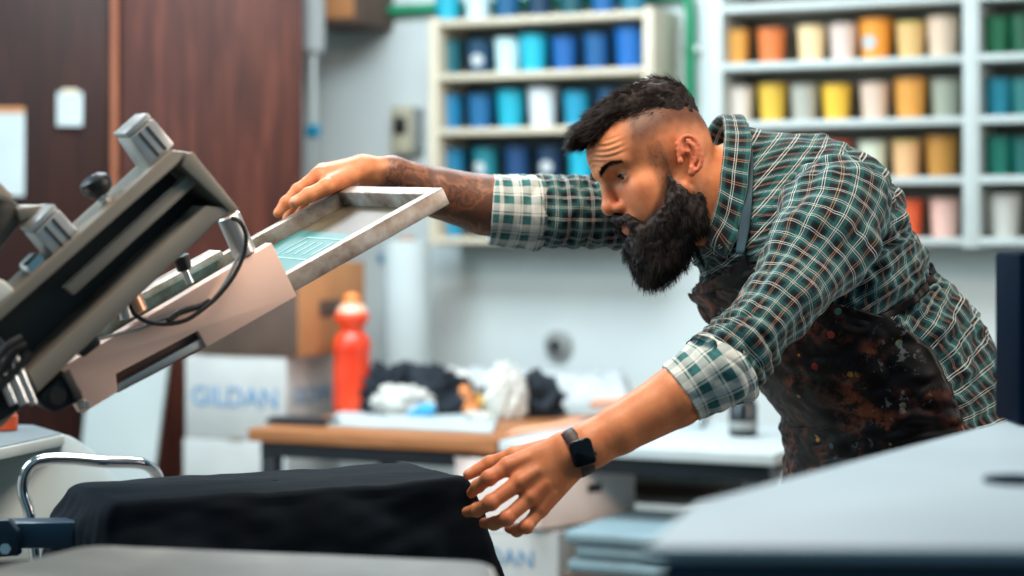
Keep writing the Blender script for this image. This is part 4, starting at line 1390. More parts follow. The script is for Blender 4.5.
# near hand: back of the hand to the lens, thumb and fingertips pinch the cloth
def wj(*L): return [W(*p) for p in L]
mcp_n = wj((508, 466, 2.838), (520, 482, 2.826), (531, 497, 2.826), (541, 509, 2.834))
hand_n = Field(0.012)
wn = wj((563, 445, 2.850), (567, 453, 2.847), (571, 461, 2.847), (574, 468, 2.850))
for i in range(4):
    hand_n.add(cone(wn[i], mcp_n[i], .0165, (.0135, .0135, .0125, .0115)[i]), k=0.014)
hand_n.add(cone(W(556, 449, 2.865), W(520, 458, 2.872), .016, .014), k=0.014)                 # thumb web
hand_n.add(cone(W(556, 466, 2.858), W(536, 494, 2.852), .018, .015), k=0.014)
fn = [finger([mcp_n[0], W(489, 478, 2.826), W(478, 486, 2.846), W(471.5, 493, 2.868)], (.0122, .0105, .0092, .0076)),
      finger([mcp_n[1], W(491, 502.5, 2.812), W(477, 510, 2.835), W(467, 512, 2.864)], (.0122, .0106, .0094, .0078)),
      finger([mcp_n[2], W(507, 518, 2.812), W(494, 523.5, 2.832), W(484, 523, 2.862)], (.0115, .0102, .0090, .0076)),
      finger([mcp_n[3], W(526.5, 526.5, 2.818), W(517, 530.5, 2.836), W(509, 528.5, 2.858)], (.0105, .0092, .0082, .0070)),
      finger([W(545, 450, 2.866), W(514, 455.5, 2.884), W(490, 463.5, 2.890), W(468.5, 474.5, 2.884)], (.0155, .0120, .0106, .0082))]
for f in fn: hand_n.add(f, k=0.005)
# tendons on the back of the hand
for i in range(4):
    p = wn[i] * 0.35 + mcp_n[i] * 0.65; o = np.array([0, -.0145, .003])
    hand_n.add(cone(p + o * 0.75, mcp_n[i] + o * 0.62, .0022, .0040), k=0.008)

# far hand on the far rail
mcp_f = wj((319, 176, 3.240), (323, 172, 3.262), (329, 172, 3.286), (336, 174, 3.308))
hand_f = Field(0.012)
wf = wj((361, 170, 3.262), (362, 168, 3.272), (364, 168, 3.284), (366, 170, 3.296))
for i in range(4): hand_f.add(cone(wf[i], mcp_f[i], .0185, (.0150, .0145, .0135, .012)[i]), k=0.014)
hand_f.add(cone(W(357, 174, 3.255), W(330, 183, 3.222), .0175, .0135), k=0.014)
ff = [finger([mcp_f[0], W(298, 191, 3.228), W(286, 203, 3.218), W(278, 213, 3.212)], (.0140, .0112, .0098, .0080)),
      finger([mcp_f[1], W(303, 188, 3.262), W(292, 204, 3.262), W(287, 219, 3.244)], (.0130, .0108, .0098, .0080)),
      finger([mcp_f[2], W(311, 188, 3.290), W(302, 206, 3.292), W(298, 221, 3.272)], (.0125, .0102, .0092, .0078)),
      finger([mcp_f[3], W(322, 189, 3.312), W(315, 204, 3.314), W(311, 218, 3.298)], (.0112, .0092, .0084, .0072)),
      finger([W(350, 177, 3.240), W(326, 187, 3.206), W(309, 195, 3.192), W(294, 202.5, 3.180)], (.0170, .0128, .0116, .0090))]
for f in ff: hand_f.add(f, k=0.005)

body = Field(0.012)
body.add(head.bounds(), k=0)
body.add(trunk.bounds(), k=0.02)
body.add(arm_n.bounds(), arm_f.bounds(), k=0.02)
body.add(hand_n.bounds(), hand_f.bounds(), k=0.010)
BV, BQ = surface(body, 0.0019)
BV = relax(BV, BQ, 1, 0.5)

q = canon(BV)
inhead = (np.linalg.norm(BV - Hd(0.02, 0, 0.0), axis=1) < 0.19)
F_, L_, U_ = q[:, 0], np.abs(q[:, 1]), q[:, 2]
n1 = Waves(3, 45, 18)(BV) * 0.5
fade = sstep(.022, .072, U_ + 0.003 * n1 + 0.30 * np.clip(-F_ - .02, 0, .06) + 0.16 * np.clip(F_ - .01, 0, .05)) * (1 - sstep(.044, .074, F_ + 0.25 * (U_ - .07) + 0.004 * n1))
side = np.clip(sstep(.030, .040, F_) * 0 + fade, 0, 1)
burn = (1 - sstep(.008, .020, np.abs(F_ - .030))) * sstep(-.05, -.03, U_) * (1 - sstep(.05, .09, U_)) * sstep(.05, .06, L_) * 0.48
jaw = np.clip(1 - sstep(-.02, .0, U_ + 0.012 - 0.9 * np.clip(F_ - .03, 0, .05) * -1 * 0 + 0.0), 0, 1) * sstep(-.008, .010, F_)
cheekline = -0.011 - 1.08 * np.clip(F_ - .024, 0, 1)
jaw = (1 - sstep(-.006, .010, U_ - cheekline)) * sstep(.004, .018, F_) * (1 - sstep(-.135, -.11, -U_ * -1) * 0)  # jaw stubble; also puts the shade under the beard into the neck colour
ears = sstep(.074, .080, L_) * (np.abs(U_) < .045) * (np.abs(F_ + .012) < .035)
stub_neck_shade = np.clip(np.maximum(np.maximum(fade, burn), jaw * 0.9), 0, 1) * inhead * (1 - np.clip(ears, 0, 1))
blush = inhead * (0.9 * ears + np.exp(-((F_ - .10) ** 2 + L_ ** 2 + (U_ + .02) ** 2) / .03 ** 2 * 1.2) * .8 + np.exp(-((F_ - .075) ** 2 + (L_ - .042) ** 2 + (U_ + .018) ** 2) / .022 ** 2) * .7)
lips = inhead * np.exp(-(((U_ + .0615) / .010) ** 2 + (q[:, 1] / .021) ** 2) ** 2) * (F_ > .085)
tat = np.zeros(len(BV))
ax = nrm(WRf - ELf); tl = (BV - ELf) @ ax / np.linalg.norm(WRf - ELf)
da = np.linalg.norm((BV - ELf) - np.outer((BV - ELf) @ ax, ax), axis=1)
tat = sstep(-.2, .0, tl) * (1 - sstep(.88, .97, tl + 0.03 * Waves(9, 30, 12)(BV))) * (da < .09) * (BV[:, 0] < .2)
# nails and reddish knuckles
nail = np.zeros(len(BV))
for tip, prv, up in ((W(294, 202.5, 3.180), W(309, 195, 3.192), np.array([-.15, -.75, .62])), (W(468.5, 474.5, 2.884), W(490, 463.5, 2.89), np.array([0, -.35, .95]))):
    dd = nrm(tip - prv); u = nrm(up - dd * (up @ dd))
    c = tip + u * .0075 - dd * .001
    v = BV - c; a = v @ dd; w = v @ np.cross(dd, u); h = v @ u
    nail = np.maximum(nail, (1 - sstep(.75, 1.0, np.sqrt((a / .0075) ** 2 + (w / .0056) ** 2))) * (np.abs(h) < .006))
knu = np.zeros(len(BV))
for p in mcp_n + [W(489, 478, 2.826), W(491, 502.5, 2.812), W(507, 518, 2.812), W(526.5, 526.5, 2.818)] + mcp_f[:1]:
    knu = np.maximum(knu, np.exp(-np.sum((BV - p) ** 2, 1) / .016 ** 2))
blush = np.clip(np.maximum(blush, knu * 0.8), 0, 1)


def skin_mat():
    t = NT('skin')
    g = t.noise(38, 5.0, 0.6); g2 = t.noise(7, 3.0)
    base = t.ramp(g, [(0.28, srgb(204, 122, 78)), (0.72, srgb(230, 154, 104))])
    base = t.mix(t.math('MULTIPLY', g2, 0.35), base, srgb(196, 116, 82))
    base = t.mix(t.math('MULTIPLY', t.attr('blush'), 0.6), base, srgb(196, 92, 66))
    base = t.mix(t.math('MULTIPLY', t.attr('lip'), 0.7), base, srgb(170, 88, 78))
    base = t.mix(t.math('MULTIPLY', t.attr('nail'), 0.7), base, srgb(226, 176, 156))
    hairy = t.noise(900, 2.0, 0.6)
    st = t.math('MULTIPLY', t.attr('stubble_neck_shade'), t.math('ADD', t.math('MULTIPLY', hairy, 0.5), 0.58), True)
    base = t.mix(st, base, srgb(44, 34, 32))
    # tattoo: leafy dark shapes with paler gaps
    v = t.n('ShaderNodeTexVoronoi', feature='SMOOTH_F1'); v.inputs['Scale'].default_value = 26
    w = t.noise(20, 4.0, 0.65, dist=1.6)
    t.l(t.obj(), v.inputs['Vector'])
    pat = t.math('ADD', t.math('MULTIPLY', v.outputs['Distance'], 0.7), t.math('MULTIPLY', w, 0.75))
    pat = t.ramp(pat, [(0.44, 1.0), (0.54, 0.74), (0.60, 1.0), (0.66, 0.62), (0.74, 0.92)])
    tt = t.math('MULTIPLY', t.attr('tattoo'), pat)
    ink = t.mix(t.noise(9, 3.0), srgb(28, 28, 30), srgb(74, 64, 60))
    base = t.mix(t.math('MULTIPLY', tt, 0.9), base, ink)
    t.set(color=base, rough=0.48, spec=0.4, sss=0.08)
    t.b.inputs['Subsurface Radius'].default_value = (0.012, 0.005, 0.003)
    t.bump(t.noise(160, 4.0, 0.6), 0.16, 0.0012)
    return t.m
M['skin'] = skin_mat()
M['hair'] = plain('dark_brown_hair', srgb(36, 29, 27), 0.6, var=0.25, scale=25, spec=0.2)
M['beard'] = plain('dark_brown_beard', srgb(34, 25, 23), 0.6, var=0.3, scale=30, spec=0.35)
M['eye_white'] = plain('eye_white', srgb(222, 212, 204), 0.2, var=0.02)
M['iris'] = plain('brown_iris', srgb(62, 44, 34), 0.15, var=0.1, scale=200)
M['pupil'] = plain('pupil', srgb(8, 8, 8), 0.1)

man = thing('person', 'bearded man in green plaid shirt and stained apron leaning over the press', 'person', (0.68, 3.3, 0))
link('body', mesh_arrays('body', BV, BQ, attrs=dict(stubble_neck_shade=stub_neck_shade, blush=blush, lip=lips, tattoo=tat, nail=nail)), M['skin'], man)

# ---- eyes
gaze = nrm(np.array([1.0, 0.02, -0.22]) @ HR)
for s in (1, -1):
    c = Hd(EYE[0], s * EYE[1], EYE[2]); r = .0122 * HS
    e = MB().sphere(c, r, seg=32, rings=24).link('eyeball', M['eye_white'], man)
    Rg = Vector(gaze.tolist()).to_track_quat('Z', 'Y').to_matrix().to_4x4()
    def capmesh(rad, lift):
        prof = []
        for a in np.linspace(math.asin(rad / (r + lift)), 0.02, 6): prof.append(((r + lift) * math.sin(a), (r + lift) * math.cos(a)))
        return MB().lathe(prof, 24, Matrix.Translation(Vector(c.tolist())) @ Rg)
    capmesh(.0060, .0002).link('iris', M['iris'], e)
    capmesh(.0026, .0004).link('pupil', M['pupil'], e)


# ---- hair: a cut volume with strands combed forwards
def hair_vol():
    f = Field(0.012)
    f.add(hell((-.014, 0, .080), (.078, .066, .066)))
    f.add(hcone((.030, .024, .112), (.090, .022, .100), .028, .018), hcone((.030, -.024, .112), (.090, -.022, .100), .028, .018), k=0.012)
    f.add(hcone((.10, .014, .098), (.116, 0.0, .093), .013, .009), k=0.012)
    def cut(P):
        q = canon(P)
        lim = .070 + .10 * np.clip(q[:, 0] - .055, 0, .05) - .35 * np.clip(-q[:, 0] - .045, 0, .06)
        return lim - q[:, 2]
    big = Prim(lambda P: cut(P) * HS, Hd(0, 0, .06), .3)
    f.sub(Prim(lambda P: -cut(P) * HS * -1 * -1, Hd(0, 0, .06), .3), k=0.004)
    return f
hf = hair_vol()
# keep what lies above the cutting surface
hb = Field(0.012); hb.items = [it for it in hf.items if it[0] == '+']; hb.bounds()
def hair_sdf(P):
    q_ = canon(P)
    lim = .070 + .10 * np.clip(q_[:, 0] - .055, 0, .05) - .35 * np.clip(-q_[:, 0] - .045, 0, .06)
    a, b = hb(P), (lim - q_[:, 2]) * HS
    return -smin(-a, -b, 0.006) + 0.0016 * Waves(21, 60, 14)(P * np.array([1, 1, 1]))
hfield = Field(0.0).add(Prim(hair_sdf, hb.c, hb.r))
hfield.bounds()
HV, HQ = surface(hfield, 0.0024)
HV = relax(HV, HQ, 2, 0.5)
hair = link('hair', mesh_arrays('hair', HV, HQ), M['hair'], man)
me = hair.data
HN = np.zeros(len(HV) * 3, np.float32); me.vertices.foreach_get('normal', HN); HN = HN.reshape(-1, 3)


def flow_strands(name, V, N, count, flow, lift, lmin, lmax, r, mat, parent, seed, seg=5, droop=0.0, keep=None):
    g = np.random.default_rng(seed)
    idx = np.arange(len(V)) if keep is None else np.where(keep)[0]
    i = g.choice(idx, count)
    P0 = V[i] - N[i] * 0.003 + g.normal(size=(count, 3)) * 0.0012
    fl_ = flow(V[i]); nn = N[i]
    jit = g.normal(size=(count, 3)) * 0.18
    ln = g.uniform(lmin, lmax, count)
    def fdir(P, t):
        d = fl_ + nn * (lift * (1 - 0.9 * t)) + jit + np.array([0, 0, -droop * t])
        return d / np.linalg.norm(d, axis=1, keepdims=True)
    V2, Q2 = strands(P0, fdir, ln, np.full(count, r) * g.uniform(.7, 1.3, count), seg)
    return link(name, mesh_arrays(name, V2, Q2), mat, parent)
wv1 = Waves(31, 22, 10)
def top_flow(P):
    q_ = canon(P); s = wv1(P)
    d = np.stack([np.full(len(P), 1.0), 0.25 * s, -0.15 + 0.15 * s + 0.0 * q_[:, 2]], -1)
    back = np.clip(-q_[:, 0] - .03, 0, .06)[:, None] / .06
    d = d * (1 - back) + np.array([0.55, 0.0, 0.9]) * back
    return d @ HR
qh = canon(HV)
flow_strands('hair_strands', HV, HN, 9000, top_flow, 0.22, .014, .030, .00055, M['hair'], hair, 4, keep=qh[:, 2] > .074)
# clipped hair on the sides and the back of the head
BN = np.zeros(len(BV) * 3, np.float32)
bme = [o for o in man.children if o.name.startswith('body')][0].data
bme.vertices.foreach_get('normal', BN); BN = BN.reshape(-1, 3)
gk = np.random.default_rng(5).uniform(size=len(BV))
keep = inhead & (fade > 0.25) & (gk < fade ** 1.6) & (U_ > .02) & (ears < .2)
def side_flow(P): return np.tile(np.array([-0.3, 0.0, -0.8]) @ HR, (len(P), 1))
flow_strands('clipped_hair', BV, BN, 6000, side_flow, 0.25, .0025, .005, .00020, M['hair'], hair, 6, 3, keep=keep)

# ---- beard
bf = Field(0.012)
bf.add(*both(lambda s: hcone((.024, s * .0650, -.018), (.026, s * .060, -.054), .0030, .011)))
bf.add(*both(lambda s: hcone((.024, s * .062, -.050), (.062, s * .040, -.088), .014, .018)))
bf.add(*both(lambda s: hcone((.060, s * .050, -.072), (.090, s * .022, -.100), .013, .018)))
bf.add(*both(lambda s: hcone((.000, s * .062, -.046), (.012, s * .052, -.080), .006, .021)))
bf.add(*both(lambda s: hcone((-.012, s * .060, -.064), (.004, s * .050, -.100), .007, .020)))
bf.add(*both(lambda s: hcone((.014, s * .060, -.044), (.052, s * .048, -.070), .007, .011)))
bf.add(*both(lambda s: hcone((.012, s * .052, -.080), (.040, s * .030, -.115), .020, .022)))
bf.add(hell((.073, 0, -.113), (.036, .044, .045)), hell((.086, 0, -.133), (.024, .030, .027)), k=0.015)
bf.add(hell((.050, 0, -.115), (.040, .048, .034)), k=0.015)
bf.add(*both(lambda s: hcone((.1065, s * .003, -.0465), (.096, s * .026, -.058), .0074, .0078)), k=0.004)     # moustache
bf.add(*both(lambda s: hcone((.096, s * .026, -.058), (.086, s * .035, -.078), .0078, .011)), k=0.006)
bf.add(hball((.099, 0, -.081), .0075), k=0.005)
bw = Waves(41, 70, 16)
bf.disp(lambda P: 0.0016 * bw(P), Hd(.06, 0, -.09), .2)
bf.bounds()
VV, VQ = surface(bf, 0.0022)
VV = relax(VV, VQ, 1, 0.5)
beard = link('beard', mesh_arrays('beard', VV, VQ), M['beard'], man)
VN = np.zeros(len(VV) * 3, np.float32); beard.data.vertices.foreach_get('normal', VN); VN = VN.reshape(-1, 3)
qb = canon(VV)
wv2 = Waves(51, 30, 10)
def beard_flow(P):
    q_ = canon(P); s = wv2(P)
    d = np.stack([0.30 + 0.25 * s, 0.25 * np.sign(q_[:, 1]) * (q_[:, 2] > -.07) + 0.18 * s, np.full(len(P), -1.0)], -1)
    return d @ HR
flow_strands('beard_strands', VV, VN, 8000, beard_flow, 0.45, .010, .020, .00048, M['beard'], beard, 8, 4, keep=(qb[:, 2] < -.066) | (np.abs(qb[:, 1]) > .04))
flow_strands('beard_tip_strands', VV, VN, 2600, beard_flow, 0.25, .014, .028, .00045, M['beard'], beard, 9, 5, droop=0.3, keep=qb[:, 2] < -.125)
flow_strands('moustache_strands', VV, VN, 1000, lambda P: (np.stack([0.25 + 0 * P[:, 0], 0.7 * np.sign(canon(P)[:, 1]), -0.7 + 0 * P[:, 0]], -1)) @ HR, 0.3, .007, .013, .00042, M['beard'], beard, 10, 3,
             keep=(qb[:, 2] > -.066) & (np.abs(qb[:, 1]) < .034))
# sparse hairs along the cheek line
keep = inhead & (np.maximum(jaw, burn) > .12) & (U_ > -.10) & (F_ > -.01)
flow_strands('cheek_hair', BV, BN, 6500, beard_flow, 0.2, .003, .0075, .00022, M['beard'], beard, 12, 3, keep=keep)
# eyebrows
for s in (1, -1):
    path = spline([Hd(.1085, s * .011, .0275), Hd(.105, s * .023, .0325), Hd(.0955, s * .036, .0355), Hd(.081, s * .0505, .0310)], 10)
    g = np.random.default_rng(60 + s)
    k = g.uniform(0, 1, 680) ** 0.85 * (len(path) - 1.001)
    i0 = k.astype(int); P0 = path[i0] + (path[i0 + 1] - path[i0]) * (k - i0)[:, None]
    upv = HR[2]; w_ = (1 - (k / len(path)) * 0.55)
    P0 = P0 + np.outer(g.uniform(-1, 1, 680) * .0036 * w_, upv) - HR[0] * 0.0012
    d0 = np.array([0.15, s * 0.9, 0.25]) @ HR
    fd = lambda P, t, d0=d0, g=g: (lambda d: d / np.linalg.norm(d, axis=1, keepdims=True))(d0[None] + 0.35 * HR[0][None] * (1 - t) + np.random.default_rng(3).normal(size=P.shape) * .22)
    V2, Q2 = strands(P0, fd, g.uniform(.006, .011, 680), np.full(680, .0005), 3)
    link('eyebrow', mesh_arrays('eyebrow', V2, Q2), M['beard'], man)
    # upper lashes
    g = np.random.default_rng(80 + s)
    u = g.uniform(-1, 1, 60)
    P0 = np.array([Hd(EYE[0] + .0125 - .006 * abs(x) ** 2, s * (EYE[1] + .0095 * x), EYE[2] + .0032 - .003 * x * x) for x in u])
    d0 = np.array([0.9, s * 0.25, -0.15]) @ HR
    V2, Q2 = strands(P0, lambda P, t, d0=d0: np.tile(nrm(d0 + HR[2] * 0.9 * (t - .3)), (len(P), 1)), g.uniform(.004, .007, 60), np.full(60, .00035), 3)
    link('eyelashes', mesh_arrays('eyelashes', V2, Q2), M['beard'], man)
# ================================================================== clothes
def plaid(name, P, base, mid, deep, white, tan, lw=0.030, reverse=False, tan_on=True):
    """Woven check: the same stripe sequence in both directions, in metres of cloth."""
    t = NT(name)
    uv = t.n('ShaderNodeUVMap'); sp = t.n('ShaderNodeSeparateXYZ'); t.l(uv.outputs[0], sp.inputs[0])
    def stripes(c, off, with_tan):
        f = t.math('FRACT', t.math('ADD', t.math('DIVIDE', c, P), off))
        if reverse:
            st = [(0.0, white), (0.16, base), (0.42, mid), (0.60, white), (0.70, base), (0.76, white)]
        else:
            ln = tan if with_tan else white
            st = [(0.0, deep), (0.10, base), (0.18, mid), (0.33, white), (0.358, deep), (0.404, white), (0.432, mid), (0.57, base), (0.64, deep), (0.81, ln), (0.838, deep), (0.888, ln), (0.916, deep)]
        return t.ramp(f, st, 'CONSTANT')
    a = stripes(sp.outputs[0], 0.13, tan_on); b = stripes(sp.outputs[1], 0.37, False)
    # twill weave: the two sets of threads mix half and half
    c = t.mix(0.5, a, b)
    c = t.mix(0.22, c, t.mix(1.0, a, b, 'LIGHTEN'))
    g = t.noise(260, 2.0)
    c = t.mix(0.22, c, t.mix(1.0, c, t.ramp(g, [(0.3, 0.4), (0.7, 1.0)]), 'MULTIPLY'))
    t.set(color=c, rough=0.85, spec=0.2, sheen=0.15)
    t.bump(t.noise(500, 2.0), 0.2, 0.0006)
    return t.m
PC = dict(base=srgb(12, 42, 50), mid=srgb(34, 96, 96), deep=srgb(6, 12, 22), white=srgb(212, 220, 216), tan=srgb(176, 136, 106))
M['plaid'] = plaid('green_plaid_flannel', 0.039, **PC)
M['plaid_far'] = plaid('green_plaid_sleeve', 0.041, **PC, tan_on=False)
M['plaid_in'] = plaid('plaid_reverse', 0.034, base=srgb(60, 120, 122), mid=srgb(44, 96, 98), deep=srgb(40, 70, 78), white=srgb(222, 228, 222), tan=srgb(206, 170, 130), reverse=True)


def apron_mat():
    t = NT('stained_apron')
    g = t.noise(5, 5.0, 0.6)
    c = t.ramp(g, [(0.3, srgb(9, 8, 11)), (0.7, srgb(20, 15, 16))])
    s = t.math('MULTIPLY', t.ramp(t.noise(7.5, 3.0, 0.5), [(0.51, 0.0), (0.62, 1.0)]), t.ramp(t.noise(36, 6.0, 0.7), [(0.46, 0.0), (0.58, 1.0)]))
    c = t.mix(t.math('MULTIPLY', s, 0.75), c, t.mix(t.noise(14), srgb(176, 96, 60), srgb(112, 58, 44)))
    s2 = t.math('MULTIPLY', t.ramp(t.noise(11, 2.0), [(0.54, 0.0), (0.62, 1.0)]), t.ramp(t.noise(70, 5.0, 0.65), [(0.58, 0.0), (0.63, 1.0)]))
    c = t.mix(t.math('MULTIPLY', s2, 0.35), c, srgb(156, 164, 168))
    v = t.n('ShaderNodeTexVoronoi'); v.inputs['Scale'].default_value = 26; t.l(t.obj(), v.inputs['Vector'])
    sp = t.math('MULTIPLY', t.math('LESS_THAN', v.outputs['Distance'], 0.16), t.ramp(t.noise(6.5), [(0.52, 0.0), (0.56, 1.0)]))
    c = t.mix(t.math('MULTIPLY', sp, 0.8), c, t.ramp(t.noise(18), [(0.4, srgb(172, 60, 48)), (0.5, srgb(206, 160, 60)), (0.6, srgb(60, 120, 120))]))
    t.set(color=c, rough=0.48, spec=0.22)
    t.bump(t.noise(30, 5.0), 0.25, 0.003)
    return t.m
M['apron'] = apron_mat()
M['strap'] = plain('teal_grey_strap', srgb(40, 70, 82), 0.75, bump=0.2, bscale=400)

TR = np.array([  # px, py, D, half width, half depth, side axis x
    (718, 167, 3.250, .060, .076, .44), (733, 177, 3.250, .078, .094, .45), (756, 198, 3.250, .130, .136, .46), (789, 231, 3.255, .198, .160, .46),
    (814, 279, 3.262, .198, .150, .44), (844, 327, 3.270, .184, .152, .40), (880, 368, 3.280, .186, .160, .36), (897, 410, 3.288, .198, .165, .34),
    (902, 456, 3.292, .202, .165, .34), (898, 505, 3.292, .205, .158, .34), (898, 570, 3.290, .205, .152, .34), (898, 640, 3.290, .205, .152, .34)])
SUBT = 16
TRs = spline(TR, SUBT)
TC = np.array([W(*r[:3]) for r in TRs])
TT = np.gradient(TC, axis=0); TT /= np.linalg.norm(TT, axis=1, keepdims=True)
TA = np.stack([TRs[:, 5], -np.sqrt(1 - TRs[:, 5] ** 2), 0 * TRs[:, 5]], -1)
TA -= TT * np.sum(TA * TT, 1, keepdims=True); TA /= np.linalg.norm(TA, axis=1, keepdims=True)
TB = np.cross(TA, TT); TB *= np.where(TB[:, :1] > 0, -1, 1)
TLEN = np.concatenate([[0], np.cumsum(np.linalg.norm(np.diff(TC, axis=0), axis=1))])
tw1, tw2, tw3 = Waves(101, 5.0, 12), Waves(102, 11.0, 14), Waves(103, 24.0, 14)


def lerp_rows(A, x):
    i = np.clip(np.floor(x).astype(int), 0, len(A) - 2); f = (x - i)
    return A[i] * (1 - f)[..., None] + A[i + 1] * f[..., None] if A.ndim > 1 else A[i] * (1 - f) + A[i + 1] * f


def WAIST(th):
    a = np.degrees((np.asarray(th) + math.pi) % (2 * math.pi) - math.pi)
    return np.interp(a, [-180, -110, -60, -14, 3, 12, 29, 50, 180], [4.75, 4.88, 4.95, 4.92, 4.83, 4.74, 4.30, 4.1, 4.75])


def torso(t, th, off=0.0, wr=1.0):
    """Points of the trunk surface; t in control rings, th in radians (90 deg = front, 0 = side near the lens)."""
    x = np.asarray(t) * SUBT
    c, a, b = lerp_rows(TC, x), lerp_rows(TA, x), lerp_rows(TB, x)
    wa, wb = lerp_rows(TRs[:, 3], x), lerp_rows(TRs[:, 4], x)
    e = 2 / 2.35
    ct, st = np.cos(th), np.sin(th)
    ca, sa = np.sign(ct) * np.abs(ct) ** e, np.sign(st) * np.abs(st) ** e
    P = c + a * (ca * (wa + off))[..., None] + b * (sa * (wb + off))[..., None]
    n = a * (ct / np.maximum(wa, .02))[..., None] + b * (st / np.maximum(wb, .02))[..., None]
    n /= np.linalg.norm(n, axis=-1, keepdims=True)
    k = wr * sstep(0.8, 2.5, np.asarray(t))
    d = 0.0045 * tw1(P) + 0.0050 * (np.abs(tw2(P * np.array([.8, 1, 1.7]))) - .6) + 0.0022 * (np.abs(tw3(P * np.array([.7, 1, 1.5]))) - .6)
    # creases gathered around the apron string
    tq = WAIST(th)
    wz = np.exp(-((np.asarray(t) - tq) / .45) ** 2); w2 = np.exp(-((np.asarray(t) - tq + .45) / .40) ** 2)
    d = d + wz * (0.0030 * np.sin(th * 21 + 3 * tw1(P)) - 0.010) + w2 * (0.006 + 0.003 * np.sin(th * 15 + 2 * tw1(P)))
    return P + n * (d * k)[..., None]


def torso_piece(name, tt, tfun, n_t, n_th, mat, parent, off=0.0, closed=True, wr=1.0, thick=0.0):
    T = np.linspace(*tt, n_t)
    if closed:
        TH = np.tile(np.linspace(0, 2 * np.pi, n_th, endpoint=False) + math.pi / 2, (n_t, 1))
    else:
        lo, hi = tfun(T)
        TH = lo[:, None] + (hi - lo)[:, None] * np.linspace(0, 1, n_th)[None]
    TG = np.tile(T[:, None], (1, n_th))
    P = torso(TG, TH, off, wr)
    Pc = np.concatenate([P, P[:, :1]], 1) if closed else P
    du = np.linalg.norm(np.diff(Pc, axis=1), axis=2)
    U = np.concatenate([np.zeros((n_t, 1)), np.cumsum(du, 1)], 1); U -= U[:, -1:] / 2
    Vv = np.tile(np.interp(T * SUBT, np.arange(len(TLEN)), TLEN)[:, None], (1, U.shape[1]))
    me = mesh_arrays(name, P.reshape(-1, 3), grid_quads(n_t, n_th, closed), grid_uv(U, Vv, closed))
    o = link(name, me, mat, parent)
    if thick:
        md = o.modifiers.new('t', 'SOLIDIFY'); md.thickness = thick; md.offset = 1
    return o, P
shirt, SP = torso_piece('shirt', (0.0, 8.6), None, 190, 260, M['plaid'], man)


def surf_normals(P):
    du = np.gradient(P, axis=1); dv = np.gradient(P, axis=0)
    n = np.cross(du, dv); n /= np.linalg.norm(n, axis=2, keepdims=True) + 1e-12
    return n
SN = surf_normals(SP)
cen = SP.mean(1, keepdims=True)
SN *= np.sign(np.sum(SN * (SP - cen), 2, keepdims=True))
SPX = 512 + FPX * SP[..., 0] / SP[..., 1]; SPY = 230 - FPX * (SP[..., 2] - CAMZ) / SP[..., 1]


def on_shirt(px, py, off):
    d2 = (SPX - px) ** 2 + (SPY - py) ** 2 + np.where(SN[..., 1] < 0.15, 0, 1e6)
    m = np.argsort(d2.ravel())[:6]
    i = m[np.argmin(SP.reshape(-1, 3)[m, 1])]
    return SP.reshape(-1, 3)[i] + SN.reshape(-1, 3)[i] * off, SN.reshape(-1, 3)[i]


def sleeve(name, ctrl, mat, parent, sub=26, n=130, seed=1, bunch=None, rim=0.0, amp=1.0, vo=0.0, reff=(0, 0, 1)):
    """Tube of cloth through rows (px, py, D, radius) with creases across it."""
    C = spline(np.array(ctrl, float), sub)
    P = np.array([W(*c[:3]) for c in C]); r = C[:, 3]
    T, N, B = frames(P, reff)
    L = np.concatenate([[0], np.cumsum(np.linalg.norm(np.diff(P, axis=0), axis=1))])
    th = np.linspace(0, 2 * np.pi, n, endpoint=False)
    dirv = np.cos(th)[None, :, None] * N[:, None] + np.sin(th)[None, :, None] * B[:, None]
    w1, w2, w3 = Waves(seed, 7, 12), Waves(seed + 1, 15, 12), Waves(seed + 2, 32, 12)
    X = P[:, None] + dirv * r[:, None, None]
    a, b2, c2 = (w(X.reshape(-1, 3)).reshape(X.shape[:2]) for w in (w1, w2, w3))
    d = amp * (0.0035 * a + 0.0030 * (np.abs(b2) - .7) + 0.0010 * c2)
    s = L / L[-1]
    if bunch is not None:
        k = np.exp(-((s - bunch[0]) / bunch[1]) ** 2)
        ph = L[:, None] * bunch[2] + 1.6 * np.sin(th)[None] + 1.2 * a + bunch[4] * th[None]
        d = d + bunch[3] * k[:, None] * (np.abs(np.sin(ph)) ** 0.8 - .5)
    X = X + dirv * d[..., None]
    U = np.tile((np.linspace(0, 1, n + 1) * 2 * np.pi * np.mean(r))[None], (len(P), 1)); Vv = np.tile(L[:, None], (1, n + 1)) + vo
    if rim:
        ins = [X[-1] * 1.0]
        for k_, (dr, dl) in enumerate(((rim * .5, rim * .35), (rim, 0.0), (rim * 1.1, -0.02), (rim * 1.2, -0.04))):
            ins.append(X[-1] - dirv[-1] * dr + T[-1] * dl)
        X = np.concatenate([X, np.array(ins[1:])], 0)
        U = np.concatenate([U, np.tile(U[-1:], (4, 1))], 0)
        Vv = np.concatenate([Vv, Vv[-1:] + np.array([.002, .004, .024, .044])[:, None]], 0)
    me = mesh_arrays(name, X.reshape(-1, 3), grid_quads(len(X), n, True), grid_uv(U, Vv, True))
    return link(name, me, mat, parent)
sleeve('sleeve', [(834, 178, 3.115, .056), (836, 208, 3.08, .082), (824, 244, 3.03, .075), (796, 282, 2.985, .063), (767, 314, 2.945, .056), (743, 343, 2.915, .0555), (718, 370, 2.895, .052)],
       M['plaid'], shirt, seed=200, bunch=(0.93, 0.16, 120, 0.0065, 0.0))
sleeve('sleeve', [(735, 200, 3.40, .070), (698, 207, 3.42, .078), (650, 211, 3.41, .068), (604, 214, 3.39, .063), (566, 214, 3.375, .0605), (526, 212, 3.36, .056)],
       M['plaid_far'], shirt, seed=220, bunch=(0.75, 0.4, 70, 0.0045, 0.0))
